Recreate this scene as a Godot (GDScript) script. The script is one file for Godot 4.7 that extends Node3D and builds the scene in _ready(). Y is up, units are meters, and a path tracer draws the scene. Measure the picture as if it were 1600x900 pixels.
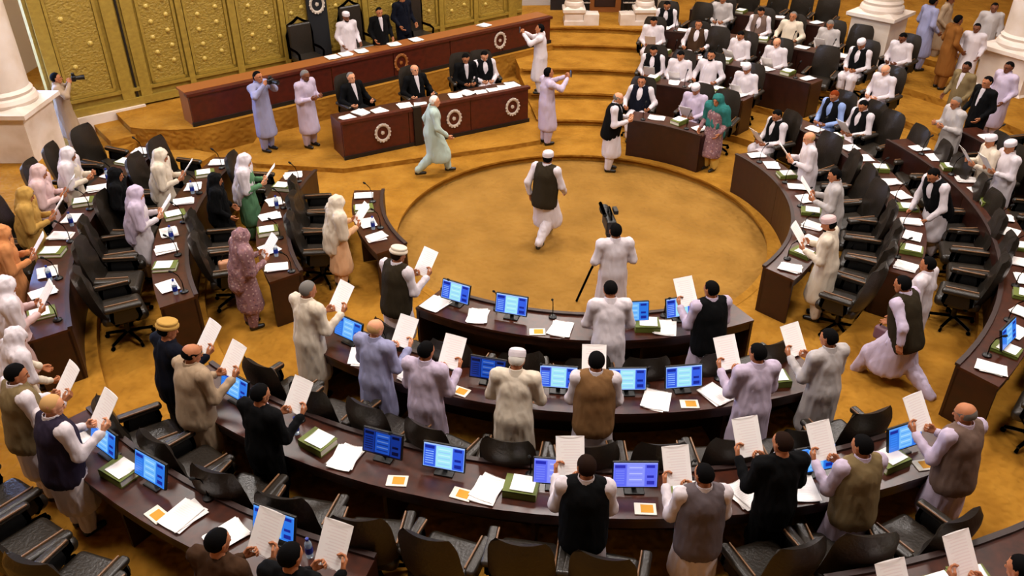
extends Node3D
const SCREEN_GLOW := 1.1

func _ready() -> void:
	rng.seed = 20
	wrinkle.seed = 4
	wrinkle.frequency = 9.0
	wrinkle.fractal_octaves = 2
	# camera: in the gallery, looking down into the chamber
	var cam := Camera3D.new()
	cam.name = "camera"
	cam.position = Vector3(0, 7.3, 0)
	cam.rotation_degrees = Vector3(-32.2, 0, 0)
	cam.fov = rad_to_deg(2.0 * atan(450.0 / 1315.0))
	cam.near = 0.1
	cam.far = 200.0
	add_child(cam)
	cam.current = true
	# daylight outside, seen only through the window
	var env := Environment.new()
	env.background_mode = Environment.BG_SKY
	var sky := Sky.new()
	var ps := ProceduralSkyMaterial.new()
	ps.sky_top_color = Color(0.42, 0.58, 0.90)
	ps.sky_horizon_color = Color(0.78, 0.86, 0.98)
	ps.ground_horizon_color = Color(0.60, 0.62, 0.62)
	ps.ground_bottom_color = Color(0.40, 0.40, 0.38)
	ps.sky_energy_multiplier = 6.0
	sky.sky_material = ps
	env.sky = sky
	env.tonemap_mode = Environment.TONE_MAPPER_LINEAR
	env.tonemap_exposure = 1.0
	env.sdfgi_enabled = true
	env.ssao_enabled = true
	env.ssil_enabled = true
	var we := WorldEnvironment.new()
	we.name = "environment"
	we.environment = env
	add_child(we)
	make_materials()
	# lamps: warm square panels let into the ceiling
	var glow := StandardMaterial3D.new()
	glow.albedo_color = Color(0.9, 0.9, 0.88)
	glow.emission_enabled = true
	glow.emission = Color(1.0, 0.97, 0.945)
	glow.emission_energy_multiplier = 3.0
	for i in 3:
		for j in 3:
			var p := Vector3(-6.5 + i * 7.5, 10.66, -23.0 + j * 8.0)
			var lamp := thing("ceiling_light", "warm square ceiling light panel, %s row, %s column" % [COUNT_WORDS[j], COUNT_WORDS[i]], "light", p, 0.0, "ceiling light panels")
			obj("frame", box_mesh(Vector3(2.2, 0.06, 2.2), Vector3(0, 0.01, 0)), M.marble, lamp)
			obj("diffuser", box_mesh(Vector3(2.0, 0.03, 2.0), Vector3(0, -0.03, 0)), glow, lamp)
			var l := AreaLight3D.new()
			l.name = "lamp"
			l.light_color = Color(1.0, 0.97, 0.945)
			l.area_size = Vector2(2.0, 2.0)
			l.light_energy = LAMP_ENERGY
			l.area_range = 60.0
			l.shadow_enabled = true
			l.rotation_degrees = Vector3(-90, 0, 0)
			l.position = Vector3(0, -0.08, 0)
			lamp.add_child(l)
	build_floor()
	build_shell()
	build_rostrum()
	build_columns()
	chair0 = make_chair()
	monitor0 = make_monitor()
	build_people()
	build_rows()
	build_details()

const LAMP_ENERGY := 62.0

const CX := 1.22
const CZ := -13.4
const COUNT_WORDS := ["first", "second", "third", "fourth", "fifth", "sixth", "seventh", "eighth", "ninth", "tenth", "eleventh", "twelfth", "thirteenth", "fourteenth", "fifteenth", "sixteenth", "seventeenth", "eighteenth", "nineteenth", "twentieth", "twenty-first", "twenty-second", "twenty-third", "twenty-fourth", "twenty-fifth", "twenty-sixth", "twenty-seventh", "twenty-eighth", "twenty-ninth", "thirtieth"]
var used := {}
var mats := {}
var cache := {}
var rng := RandomNumberGenerator.new()
var wrinkle := FastNoiseLite.new()

# ---------------------------------------------------------------- naming and nodes
func numbered(called: String) -> String:
	var n: int = used.get(called, 0)
	used[called] = n + 1
	return called if n == 0 else "%s_%03d" % [called, n]

func tag(o: Node3D, label: String, category: String, group := "") -> void:
	o.set_meta("label", label)
	o.set_meta("category", category)
	if group != "":
		o.set_meta("group", group)

func thing(called: String, label: String, category: String, at := Vector3.ZERO, turn := 0.0, group := "") -> Node3D:
	var o := Node3D.new()
	o.name = numbered(called)
	add_child(o)
	o.position = at
	o.rotation.y = turn
	tag(o, label, category, group)
	return o

func obj(called: String, m: Mesh, mat: Material, parent: Node3D = null) -> MeshInstance3D:
	var o := MeshInstance3D.new()
	o.mesh = m
	o.material_override = mat
	if parent == null:
		o.name = numbered(called)
		add_child(o)
	else:
		o.name = called
		parent.add_child(o, true)
	return o

func struct(called: String, m: Mesh, mat: Material) -> MeshInstance3D:
	var o := obj(called, m, mat)
	o.set_meta("kind", "structure")
	return o

func copy_of(root: Node3D, label: String, at: Vector3, turn: float) -> Node3D:
	var base: String = root.get_meta("base", root.name)
	var r: Node3D = root.duplicate()
	r.name = numbered(base)
	add_child(r)
	r.position = at
	r.rotation = Vector3(0, turn, 0)
	r.scale = root.scale
	r.set_meta("label", label)
	return r

func pol(r: float, deg: float, y := 0.0) -> Vector3:
	var a := deg_to_rad(deg)
	return Vector3(CX + r * sin(a), y, CZ + r * cos(a))

# ---------------------------------------------------------------- materials
func mat(c: Color, rough := 0.7, spec := 0.5, metal := 0.0) -> StandardMaterial3D:
	var key := "%s_%.2f_%.2f_%.2f" % [c.to_html(), rough, spec, metal]
	if mats.has(key):
		return mats[key]
	var m := StandardMaterial3D.new()
	m.albedo_color = c
	m.roughness = rough
	m.metallic_specular = spec
	m.metallic = metal
	mats[key] = m
	return m

func noise_tex(freq: float, seed_: int, ramp: Array, normal := false, bump := 4.0, octaves := 4, size := 512, kind := FastNoiseLite.TYPE_SIMPLEX_SMOOTH) -> NoiseTexture2D:
	var n := FastNoiseLite.new()
	n.seed = seed_
	n.frequency = freq
	n.noise_type = kind
	n.fractal_octaves = octaves
	var t := NoiseTexture2D.new()
	t.width = size
	t.height = size
	t.seamless = true
	t.noise = n
	if normal:
		t.as_normal_map = true
		t.bump_strength = bump
	if ramp.size() > 0:
		var g := Gradient.new()
		var offs := PackedFloat32Array()
		var cols := PackedColorArray()
		for i in ramp.size():
			offs.append(float(i) / (ramp.size() - 1))
			cols.append(ramp[i])
		g.offsets = offs
		g.colors = cols
		t.color_ramp = g
	return t

func tri_mat(tex: Texture2D, nrm: Texture2D, scale: float, rough: float, nscale := 1.0, spec := 0.5) -> StandardMaterial3D:
	var m := StandardMaterial3D.new()
	m.albedo_texture = tex
	m.roughness = rough
	m.metallic_specular = spec
	m.uv1_triplanar = true
	m.uv1_world_triplanar = true
	m.uv1_scale = Vector3.ONE * scale
	if nrm != null:
		m.normal_enabled = true
		m.normal_texture = nrm
		m.normal_scale = nscale
	return m

var weave: NoiseTexture2D
func cloth(c: Color) -> StandardMaterial3D:
	var key := "cloth" + c.to_html()
	if mats.has(key):
		return mats[key]
	var m := StandardMaterial3D.new()
	m.albedo_color = c
	m.roughness = 0.9
	m.metallic_specular = 0.25
	m.normal_enabled = true
	m.normal_texture = weave
	m.normal_scale = 0.16
	m.uv1_triplanar = true
	m.uv1_scale = Vector3.ONE * 4.0
	mats[key] = m
	return m

# ---------------------------------------------------------------- mesh building
func commit(v: PackedVector3Array, n: PackedVector3Array, ix: PackedInt32Array, uv := PackedVector2Array()) -> ArrayMesh:
	var a := []
	a.resize(Mesh.ARRAY_MAX)
	a[Mesh.ARRAY_VERTEX] = v
	a[Mesh.ARRAY_NORMAL] = n
	if uv.size() > 0:
		a[Mesh.ARRAY_TEX_UV] = uv
	a[Mesh.ARRAY_INDEX] = ix
	var m := ArrayMesh.new()
	m.add_surface_from_arrays(Mesh.PRIMITIVE_TRIANGLES, a)
	return m

func start() -> SurfaceTool:
	var st := SurfaceTool.new()
	st.begin(Mesh.PRIMITIVE_TRIANGLES)
	return st

func face(st: SurfaceTool, p: Array, nrm := Vector3.ZERO) -> void:
	# planar polygon, wound clockwise as seen from its front
	var n := nrm
	if n == Vector3.ZERO:
		n = (p[2] - p[0]).cross(p[1] - p[0]).normalized()
	for i in range(1, p.size() - 1):
		for q in [p[0], p[i], p[i + 1]]:
			st.set_normal(n)
			st.add_vertex(q)

func quad_out(st: SurfaceTool, a: Vector3, b: Vector3, c: Vector3, d: Vector3, away: Vector3) -> void:
	var n := (c - a).cross(b - a).normalized()
	if n.dot(away) < 0.0:
		face(st, [a, d, c, b])
	else:
		face(st, [a, b, c, d])

func box(st: SurfaceTool, c: Vector3, s: Vector3, b := Basis.IDENTITY) -> void:
	var h := s * 0.5
	for ax in 3:
		for sg in [-1.0, 1.0]:
			var n := Vector3.ZERO
			n[ax] = sg
			var u := Vector3.ZERO
			u[(ax + 1) % 3] = h[(ax + 1) % 3]
			var w := Vector3.ZERO
			w[(ax + 2) % 3] = h[(ax + 2) % 3]
			var o := n * h[ax]
			quad_out(st, c + b * (o - u - w), c + b * (o + u - w), c + b * (o + u + w), c + b * (o - u + w), b * n)

func box_mesh(s: Vector3, c := Vector3.ZERO) -> ArrayMesh:
	var st := start()
	box(st, c, s)
	return st.commit()

func rbox(s: Vector3, r: float, seg := 3, c := Vector3.ZERO, dish := 0.0) -> ArrayMesh:
	var v := PackedVector3Array()
	var n := PackedVector3Array()
	var ix := PackedInt32Array()
	var h := s * 0.5 - Vector3.ONE * r
	var lats := []
	for i in seg + 1:
		lats.append([-PI / 2 + PI / 2 * i / seg, -1.0])
	for i in seg + 1:
		lats.append([PI / 2 * i / seg, 1.0])
	var lons := []
	for q in 4:
		for i in seg + 1:
			lons.append([PI / 2 * q + PI / 2 * i / seg, [1.0, -1.0, -1.0, 1.0][q], [1.0, 1.0, -1.0, -1.0][q]])
	lons.append([TAU, 1.0, 1.0])
	# extra rings so that a bend has something to bend
	var cols := lons.size()
	for la in lats:
		for lo in lons:
			var d := Vector3(cos(la[0]) * cos(lo[0]), sin(la[0]), cos(la[0]) * sin(lo[0]))
			v.append(c + d * r + Vector3(h.x * lo[1], h.y * la[1], h.z * lo[2]))
			n.append(d)
	for i in lats.size() - 1:
		for j in cols - 1:
			var a := i * cols + j
			ix.append_array([a, a + 1, a + cols, a + 1, a + cols + 1, a + cols])
	# caps close by themselves: the pole rings meet in the four corner points
	for i in [0, (lats.size() - 1) * cols]:
		var q := [i, i + seg + 1, i + 2 * (seg + 1), i + 3 * (seg + 1)]
		if i == 0:
			ix.append_array([q[0], q[2], q[1], q[0], q[3], q[2]])
		else:
			ix.append_array([q[0], q[1], q[2], q[0], q[2], q[3]])
	if dish != 0.0:
		for i in v.size():
			v[i].y += (dish if v[i].z < 0.0 else -dish)
	return commit(v, n, ix)

func lathe(st: SurfaceTool, prof: Array, sides := 16, at := Transform3D.IDENTITY, sx := 1.0, sz := 1.0) -> void:
	# prof: [radius, height] from bottom to top
	for i in prof.size() - 1:
		var p0: Vector2 = prof[i]
		var p1: Vector2 = prof[i + 1]
		var e := p1 - p0
		var nn := Vector2(e.y, -e.x).normalized()
		for k in sides:
			var a := TAU * k / sides
			var b := TAU * (k + 1) / sides
			var ca := Vector3(cos(a) * sx, 0, sin(a) * sz)
			var cb := Vector3(cos(b) * sx, 0, sin(b) * sz)
			var na := at.basis * (ca * nn.x + Vector3.UP * nn.y).normalized()
			var nb := at.basis * (cb * nn.x + Vector3.UP * nn.y).normalized()
			var q := [at * (ca * p0.x + Vector3.UP * p0.y), at * (cb * p0.x + Vector3.UP * p0.y), at * (cb * p1.x + Vector3.UP * p1.y), at * (ca * p1.x + Vector3.UP * p1.y)]
			for t in [[0, na], [1, nb], [2, nb], [0, na], [2, nb], [3, na]]:
				st.set_normal(t[1])
				st.add_vertex(q[t[0]])

func tube(st: SurfaceTool, path: Array, radius: float, sides := 6, closed := false) -> void:
	var n := path.size()
	var rings := []
	for i in n:
		var d: Vector3
		if closed:
			d = path[(i + 1) % n] - path[(i + n - 1) % n]
		else:
			d = path[min(i + 1, n - 1)] - path[max(i - 1, 0)]
		d = d.normalized()
		var u := d.cross(Vector3.UP if absf(d.y) < 0.9 else Vector3.RIGHT).normalized()
		var w := d.cross(u)
		var ring := []
		for k in sides:
			var a := TAU * k / sides
			ring.append(u * cos(a) + w * sin(a))
		rings.append(ring)
	for i in (n if closed else n - 1):
		var j := (i + 1) % n
		for k in sides:
			var l := (k + 1) % sides
			for t in [[i, k], [i, l], [j, l], [i, k], [j, l], [j, k]]:
				st.set_normal(rings[t[0]][t[1]])
				st.add_vertex(path[t[0]] + rings[t[0]][t[1]] * radius)
	if not closed:
		for i in [0, n - 1]:
			var ring: Array = rings[i]
			var ps := []
			for k in sides:
				ps.append(path[i] + ring[k] * radius)
			face(st, ps)

# a block bent round the well's centre: r0..r1, a0..a1 degrees, y0..y1; drift moves the radii by the far end
func arc_block(st: SurfaceTool, r0: float, r1: float, a0: float, a1: float, y0: float, y1: float, step := 2.5, drift := 0.0) -> void:
	var n := int(maxf(1.0, ceil((a1 - a0) / step)))
	for i in n:
		var p := a0 + (a1 - a0) * i / n
		var q := a0 + (a1 - a0) * (i + 1) / n
		var dp := drift * i / n
		var dq := drift * (i + 1) / n
		var up := Vector3.UP
		var out := pol(1, (p + q) / 2) - Vector3(CX, 0, CZ)
		quad_out(st, pol(r0 + dp, p, y1), pol(r1 + dp, p, y1), pol(r1 + dq, q, y1), pol(r0 + dq, q, y1), up)
		quad_out(st, pol(r0 + dp, p, y0), pol(r1 + dp, p, y0), pol(r1 + dq, q, y0), pol(r0 + dq, q, y0), -up)
		quad_out(st, pol(r1 + dp, p, y0), pol(r1 + dq, q, y0), pol(r1 + dq, q, y1), pol(r1 + dp, p, y1), out)
		if r0 > 0.01:
			quad_out(st, pol(r0 + dp, p, y0), pol(r0 + dq, q, y0), pol(r0 + dq, q, y1), pol(r0 + dp, p, y1), -out)
	if a1 - a0 < 359.0:
		for e in [[a0, -1.0, 0.0], [a1, 1.0, drift]]:
			var tang: Vector3 = (pol(1, e[0] + 1) - pol(1, e[0])) * e[1]
			quad_out(st, pol(r0 + e[2], e[0], y0), pol(r1 + e[2], e[0], y0), pol(r1 + e[2], e[0], y1), pol(r0 + e[2], e[0], y1), tang)

func arc_mesh(r0: float, r1: float, a0: float, a1: float, y0: float, y1: float, step := 2.5, drift := 0.0) -> ArrayMesh:
	var st := start()
	arc_block(st, r0, r1, a0, a1, y0, y1, step, drift)
	return st.commit()

# an upright prism over a floor outline
func prism(st: SurfaceTool, pts: PackedVector2Array, y0: float, y1: float) -> void:
	var tris := Geometry2D.triangulate_polygon(pts)
	for i in range(0, tris.size(), 3):
		var t := []
		for k in 3:
			t.append(pts[tris[i + k]])
		for yy in [y0, y1]:
			var p := [Vector3(t[0].x, yy, t[0].y), Vector3(t[1].x, yy, t[1].y), Vector3(t[2].x, yy, t[2].y)]
			var n := Vector3.UP if yy == y1 else Vector3.DOWN
			if (p[2] - p[0]).cross(p[1] - p[0]).dot(n) < 0:
				p = [p[0], p[2], p[1]]
			face(st, p, n)
	var cw := Geometry2D.is_polygon_clockwise(pts)
	for i in pts.size():
		var a := pts[i]
		var b := pts[(i + 1) % pts.size()]
		var e := b - a
		var out := Vector3(e.y, 0, -e.x) if not cw else Vector3(-e.y, 0, e.x)
		quad_out(st, Vector3(a.x, y0, a.y), Vector3(b.x, y0, b.y), Vector3(b.x, y1, b.y), Vector3(a.x, y1, a.y), out)

# ---------------------------------------------------------------- smooth bodies (surface nets over a distance field)
# each bone: [from, to, radius_from, radius_to, squeeze, front, cut]
func bone(a: Vector3, b: Vector3, ra: float, rb: float, squeeze := 1.0, front := Vector3.BACK, cut := false) -> Array:
	return [a, b, ra, rb, squeeze, front, cut]

func nets(bones: Array, cell: float, blend: float, folds := 0.0, seed_ := 0.0) -> ArrayMesh:
	var lo := Vector3.ONE * 1e9
	var hi := -lo
	for b in bones:
		if b[6]:
			continue
		var r: float = maxf(b[2], b[3])
		for p in [b[0], b[1]]:
			lo = lo.min(p - Vector3.ONE * r)
			hi = hi.max(p + Vector3.ONE * r)
	lo -= Vector3.ONE * cell * 2.5
	hi += Vector3.ONE * cell * 2.5
	var nx := int((hi.x - lo.x) / cell) + 2
	var ny := int((hi.y - lo.y) / cell) + 2
	var nz := int((hi.z - lo.z) / cell) + 2
	var f := PackedFloat32Array()
	f.resize(nx * ny * nz)
	f.fill(10.0)
	var reach := blend + cell * 2.2
	for b in bones:
		var pa: Vector3 = b[0]
		var pb: Vector3 = b[1]
		var ra: float = b[2]
		var rb: float = b[3]
		var sq: float = b[4] - 1.0
		var fr: Vector3 = b[5]
		var cut: bool = b[6]
		var r := maxf(ra, rb) + (0.0 if cut else reach) + cell
		var l: Vector3 = ((pa.min(pb) - Vector3.ONE * r - lo) / cell).floor().max(Vector3.ZERO)
		var h: Vector3 = ((pa.max(pb) + Vector3.ONE * r - lo) / cell).ceil().min(Vector3(nx - 1, ny - 1, nz - 1))
		var ab := pb - pa
		var len2 := maxf(ab.length_squared(), 1e-9)
		for z in range(int(l.z), int(h.z) + 1):
			for y in range(int(l.y), int(h.y) + 1):
				var row := (z * ny + y) * nx
				for x in range(int(l.x), int(h.x) + 1):
					var w := lo + Vector3(x, y, z) * cell - pa
					var t := clampf(w.dot(ab) / len2, 0.0, 1.0)
					w -= ab * t
					if sq != 0.0:
						w += fr * (w.dot(fr) * sq)
					var d := w.length() - (ra + (rb - ra) * t)
					var o := f[row + x]
					if cut:
						if -d > o:
							f[row + x] = -d
					elif d < reach:
						if o > 5.0:
							f[row + x] = d
						else:
							var k := maxf(blend - absf(d - o), 0.0) / blend
							f[row + x] = minf(d, o) - k * k * blend * 0.25
	var ids := PackedInt32Array()
	ids.resize(nx * ny * nz)
	ids.fill(-1)
	var v := PackedVector3Array()
	var nr := PackedVector3Array()
	var ix := PackedInt32Array()
	var sy := nx
	var sz := nx * ny
	var offs := [0, 1, sy, sy + 1, sz, sz + 1, sz + sy, sz + sy + 1]
	var cor := [Vector3(0, 0, 0), Vector3(1, 0, 0), Vector3(0, 1, 0), Vector3(1, 1, 0), Vector3(0, 0, 1), Vector3(1, 0, 1), Vector3(0, 1, 1), Vector3(1, 1, 1)]
	var edges := [[0, 1], [2, 3], [4, 5], [6, 7], [0, 2], [1, 3], [4, 6], [5, 7], [0, 4], [1, 5], [2, 6], [3, 7]]
	var skip := cell * 2.0
	for z in nz - 1:
		for y in ny - 1:
			var row := z * sz + y * sy
			for x in nx - 1:
				var i := row + x
				var f0 := f[i]
				if f0 > skip or f0 < -skip:
					continue
				var s0 := f0 < 0.0
				if (f[i + 1] < 0.0) == s0 and (f[i + sy] < 0.0) == s0 and (f[i + sz] < 0.0) == s0 and (f[i + sy + 1] < 0.0) == s0 and (f[i + sz + 1] < 0.0) == s0 and (f[i + sz + sy] < 0.0) == s0 and (f[i + sz + sy + 1] < 0.0) == s0:
					continue
				var acc := Vector3.ZERO
				var cnt := 0
				for e in edges:
					var fa := f[i + offs[e[0]]]
					var fb := f[i + offs[e[1]]]
					if (fa < 0.0) != (fb < 0.0):
						var t := fa / (fa - fb)
						acc += cor[e[0]].lerp(cor[e[1]], t)
						cnt += 1
				var g := Vector3(f[i + 1] + f[i + sy + 1] + f[i + sz + 1] + f[i + sz + sy + 1] - f0 - f[i + sy] - f[i + sz] - f[i + sz + sy],
					f[i + sy] + f[i + sy + 1] + f[i + sz + sy] + f[i + sz + sy + 1] - f0 - f[i + 1] - f[i + sz] - f[i + sz + 1],
					f[i + sz] + f[i + sz + 1] + f[i + sz + sy] + f[i + sz + sy + 1] - f0 - f[i + 1] - f[i + sy] - f[i + sy + 1])
				ids[i] = v.size()
				v.append(lo + (Vector3(x, y, z) + acc / cnt) * cell)
				nr.append(g.normalized())
	for z in range(1, nz - 1):
		for y in range(1, ny - 1):
			var row := z * sz + y * sy
			for x in range(1, nx - 1):
				var i := row + x
				if ids[i] < 0:
					continue
				var s0 := f[i] < 0.0
				if s0 != (f[i + 1] < 0.0):
					_net_quad(ix, ids[i], ids[i - sy], ids[i - sy - sz], ids[i - sz], s0)
				if s0 != (f[i + sy] < 0.0):
					_net_quad(ix, ids[i], ids[i - sz], ids[i - sz - 1], ids[i - 1], s0)
				if s0 != (f[i + sz] < 0.0):
					_net_quad(ix, ids[i], ids[i - 1], ids[i - 1 - sy], ids[i - sy], s0)
	if folds > 0.0:
		for i in v.size():
			var p := v[i]
			var d := wrinkle.get_noise_3d(p.x * 1.5, p.y * 0.32 + seed_, p.z * 1.5)
			v[i] = p + nr[i] * (d * folds)
		nr.fill(Vector3.ZERO)
		for i in range(0, ix.size(), 3):
			var a := v[ix[i]]
			var n := (v[ix[i + 2]] - a).cross(v[ix[i + 1]] - a)
			for k in 3:
				nr[ix[i + k]] += n
		for i in nr.size():
			nr[i] = nr[i].normalized()
	return commit(v, nr, ix)

func _net_quad(ix: PackedInt32Array, a: int, b: int, c: int, d: int, flip: bool) -> void:
	if a < 0 or b < 0 or c < 0 or d < 0:
		return
	if flip:
		ix.append_array([a, d, c, a, c, b])
	else:
		ix.append_array([a, b, c, a, c, d])
# ---------------------------------------------------------------- people
# A pose lists joints in metres for a figure 1.72 m tall that faces +Z, feet at y = 0.
var POSES := {
	"read": {"el": [Vector3(0.255, 1.10, 0.04), Vector3(-0.255, 1.10, 0.04)], "wr": [Vector3(0.14, 1.19, 0.29), Vector3(-0.14, 1.19, 0.29)], "head": 18.0, "lean": 6.0},
	"read_out": {"el": [Vector3(0.265, 1.11, 0.05), Vector3(-0.25, 1.10, 0.06)], "wr": [Vector3(0.27, 1.26, 0.30), Vector3(-0.01, 1.20, 0.29)], "head": 15.0, "yaw": 20.0, "lean": 6.0},
	"read_in": {"el": [Vector3(0.25, 1.10, 0.06), Vector3(-0.265, 1.11, 0.05)], "wr": [Vector3(0.01, 1.20, 0.29), Vector3(-0.27, 1.26, 0.30)], "head": 15.0, "yaw": -20.0, "lean": 6.0},
	"hold": {"el": [Vector3(0.28, 1.13, -0.02), Vector3(-0.28, 1.13, -0.02)], "wr": [Vector3(0.22, 1.06, 0.24), Vector3(-0.22, 1.06, 0.24)], "head": 6.0},
	"down": {"el": [Vector3(0.28, 1.13, -0.04), Vector3(-0.28, 1.13, -0.04)], "wr": [Vector3(0.25, 0.95, 0.16), Vector3(-0.25, 0.95, 0.16)], "head": 12.0},
	"desk": {"el": [Vector3(0.28, 1.12, 0.08), Vector3(-0.28, 1.12, 0.08)], "wr": [Vector3(0.2, 0.98, 0.32), Vector3(-0.2, 0.98, 0.32)], "head": 30.0, "lean": 12.0},
	"stoop": {"el": [Vector3(0.28, 1.10, 0.12), Vector3(-0.28, 1.10, 0.12)], "wr": [Vector3(0.2, 0.98, 0.36), Vector3(-0.2, 0.98, 0.36)], "head": 25.0, "lean": 24.0},
	"walk": {"el": [Vector3(0.29, 1.14, -0.12), Vector3(-0.28, 1.12, 0.06)], "wr": [Vector3(0.27, 0.91, -0.06), Vector3(-0.24, 0.95, 0.27)], "head": 4.0, "lean": 5.0, "kn": [Vector3(0.09, 0.48, 0.23), Vector3(-0.09, 0.48, -0.02)], "an": [Vector3(0.08, 0.10, 0.30), Vector3(-0.08, 0.14, -0.35)]},
	"stride": {"el": [Vector3(0.30, 1.15, -0.14), Vector3(-0.30, 1.13, 0.06)], "wr": [Vector3(0.30, 0.92, -0.10), Vector3(-0.25, 0.99, 0.28)], "head": 8.0, "lean": 16.0, "kn": [Vector3(0.1, 0.50, 0.32), Vector3(-0.1, 0.46, -0.10)], "an": [Vector3(0.09, 0.10, 0.46), Vector3(-0.09, 0.14, -0.48)]},
	"aim": {"el": [Vector3(0.30, 1.28, 0.14), Vector3(-0.30, 1.28, 0.14)], "wr": [Vector3(0.09, 1.48, 0.24), Vector3(-0.09, 1.48, 0.24)], "head": 0.0},
	"film": {"el": [Vector3(-0.28, 1.30, 0.20), Vector3(0.28, 1.30, 0.20)], "wr": [Vector3(0.02, 1.46, 0.42), Vector3(-0.10, 1.46, 0.42)], "head": -4.0, "swap": true},
	"sit": {"seat": true, "el": [Vector3(0.28, 1.10, 0.06), Vector3(-0.28, 1.10, 0.06)], "wr": [Vector3(0.13, 1.08, 0.32), Vector3(-0.13, 1.08, 0.32)], "head": 28.0, "lean": 5.0},
	"sit_back": {"seat": true, "el": [Vector3(0.33, 1.14, -0.02), Vector3(-0.33, 1.14, -0.02)], "wr": [Vector3(0.27, 1.06, 0.25), Vector3(-0.27, 1.06, 0.25)], "head": 4.0, "lean": -6.0},
	"sit_up": {"seat": true, "el": [Vector3(0.28, 1.12, 0.10), Vector3(-0.28, 1.12, 0.10)], "wr": [Vector3(0.11, 1.26, 0.32), Vector3(-0.11, 1.26, 0.32)], "head": 14.0},
}

var skeletons := {}
func skeleton(pose: String) -> Dictionary:
	if skeletons.has(pose):
		return skeletons[pose]
	var p: Dictionary = POSES[pose]
	var seat: bool = p.has("seat")
	var s := {"seat": seat}
	var hipy := 0.55 if seat else 0.90
	var drop := hipy - 0.90
	s.hip = [Vector3(0.09, hipy, 0), Vector3(-0.09, hipy, 0)]
	if seat:
		s.kn = [Vector3(0.12, 0.53, 0.42), Vector3(-0.12, 0.53, 0.42)]
		s.an = [Vector3(0.11, 0.09, 0.38), Vector3(-0.11, 0.09, 0.38)]
	else:
		s.kn = p.get("kn", [Vector3(0.10, 0.48, 0.02), Vector3(-0.10, 0.48, 0.02)])
		s.an = p.get("an", [Vector3(0.10, 0.08, -0.02), Vector3(-0.10, 0.08, -0.02)])
	var lean: float = deg_to_rad(p.get("lean", 0.0))
	var pivot := Vector3(0, hipy, 0)
	var tip := Transform3D(Basis(Vector3.RIGHT, lean), Vector3.ZERO)
	var shift := Vector3(0, drop, 0) - pivot
	s.fr = tip.basis * Vector3.BACK
	s.waist = pivot + tip * (Vector3(0, 1.06, 0) + shift)
	s.chest = pivot + tip * (Vector3(0, 1.27, 0.0) + shift)
	s.pelvis = pivot + tip * (Vector3(0, 0.93, -0.01) + shift)
	s.sh = [pivot + tip * (Vector3(0.196, 1.41, -0.01) + shift), pivot + tip * (Vector3(-0.196, 1.41, -0.01) + shift)]
	s.neck = pivot + tip * (Vector3(0, 1.45, -0.01) + shift)
	s.skull = pivot + tip * (Vector3(0, 1.585, 0.02) + shift)
	s.el = []
	s.wr = []
	for i in 2:
		s.el.append(pivot + tip * (p.el[i] + shift))
		s.wr.append(pivot + tip * (p.wr[i] + shift))
	if p.has("swap"):
		s.el = [s.el[1], s.el[0]]
	s.headturn = Basis(Vector3.UP, deg_to_rad(p.get("yaw", 0.0))) * Basis(Vector3.RIGHT, deg_to_rad(p.head) + lean * 0.6)
	skeletons[pose] = s
	return s

func hand_mesh(side: float, grip: bool) -> ArrayMesh:
	# wrist at the origin, fingers along +Y, palm towards +Z, thumb on the side given
	var key := "hand%s%s" % [side, grip]
	if cache.has(key):
		return cache[key]
	var b := []
	b.append(bone(Vector3(0, -0.03, 0), Vector3(0, 0.02, 0), 0.027, 0.026, 1.25))
	for k in 4:
		var x := (0.030 - 0.020 * k) * side
		b.append(bone(Vector3(x * 0.6, 0.02, 0), Vector3(x, 0.088, 0), 0.016, 0.0125, 1.1))
		var ln: float = [0.036, 0.042, 0.039, 0.030][k]
		var p := Vector3(x, 0.09, 0)
		var ang := 0.35 if not grip else 0.75
		for j in 3:
			var q := p + Vector3(x * 0.04, cos(ang), sin(ang)) * ln * (1.0 - 0.16 * j)
			b.append(bone(p, q, 0.0105 - j * 0.001, 0.0098 - j * 0.001))
			p = q
			ang += 0.4 if not grip else 0.75
	var t0 := Vector3(0.024 * side, 0.025, 0.006)
	var t1 := Vector3(0.050 * side, 0.058, 0.022)
	var t2 := Vector3(0.050 * side, 0.090, 0.036)
	b.append(bone(t0, t1, 0.017, 0.013))
	b.append(bone(t1, t2, 0.012, 0.010))
	var m := nets(b, 0.0062, 0.008)
	cache[key] = m
	return m

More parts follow.
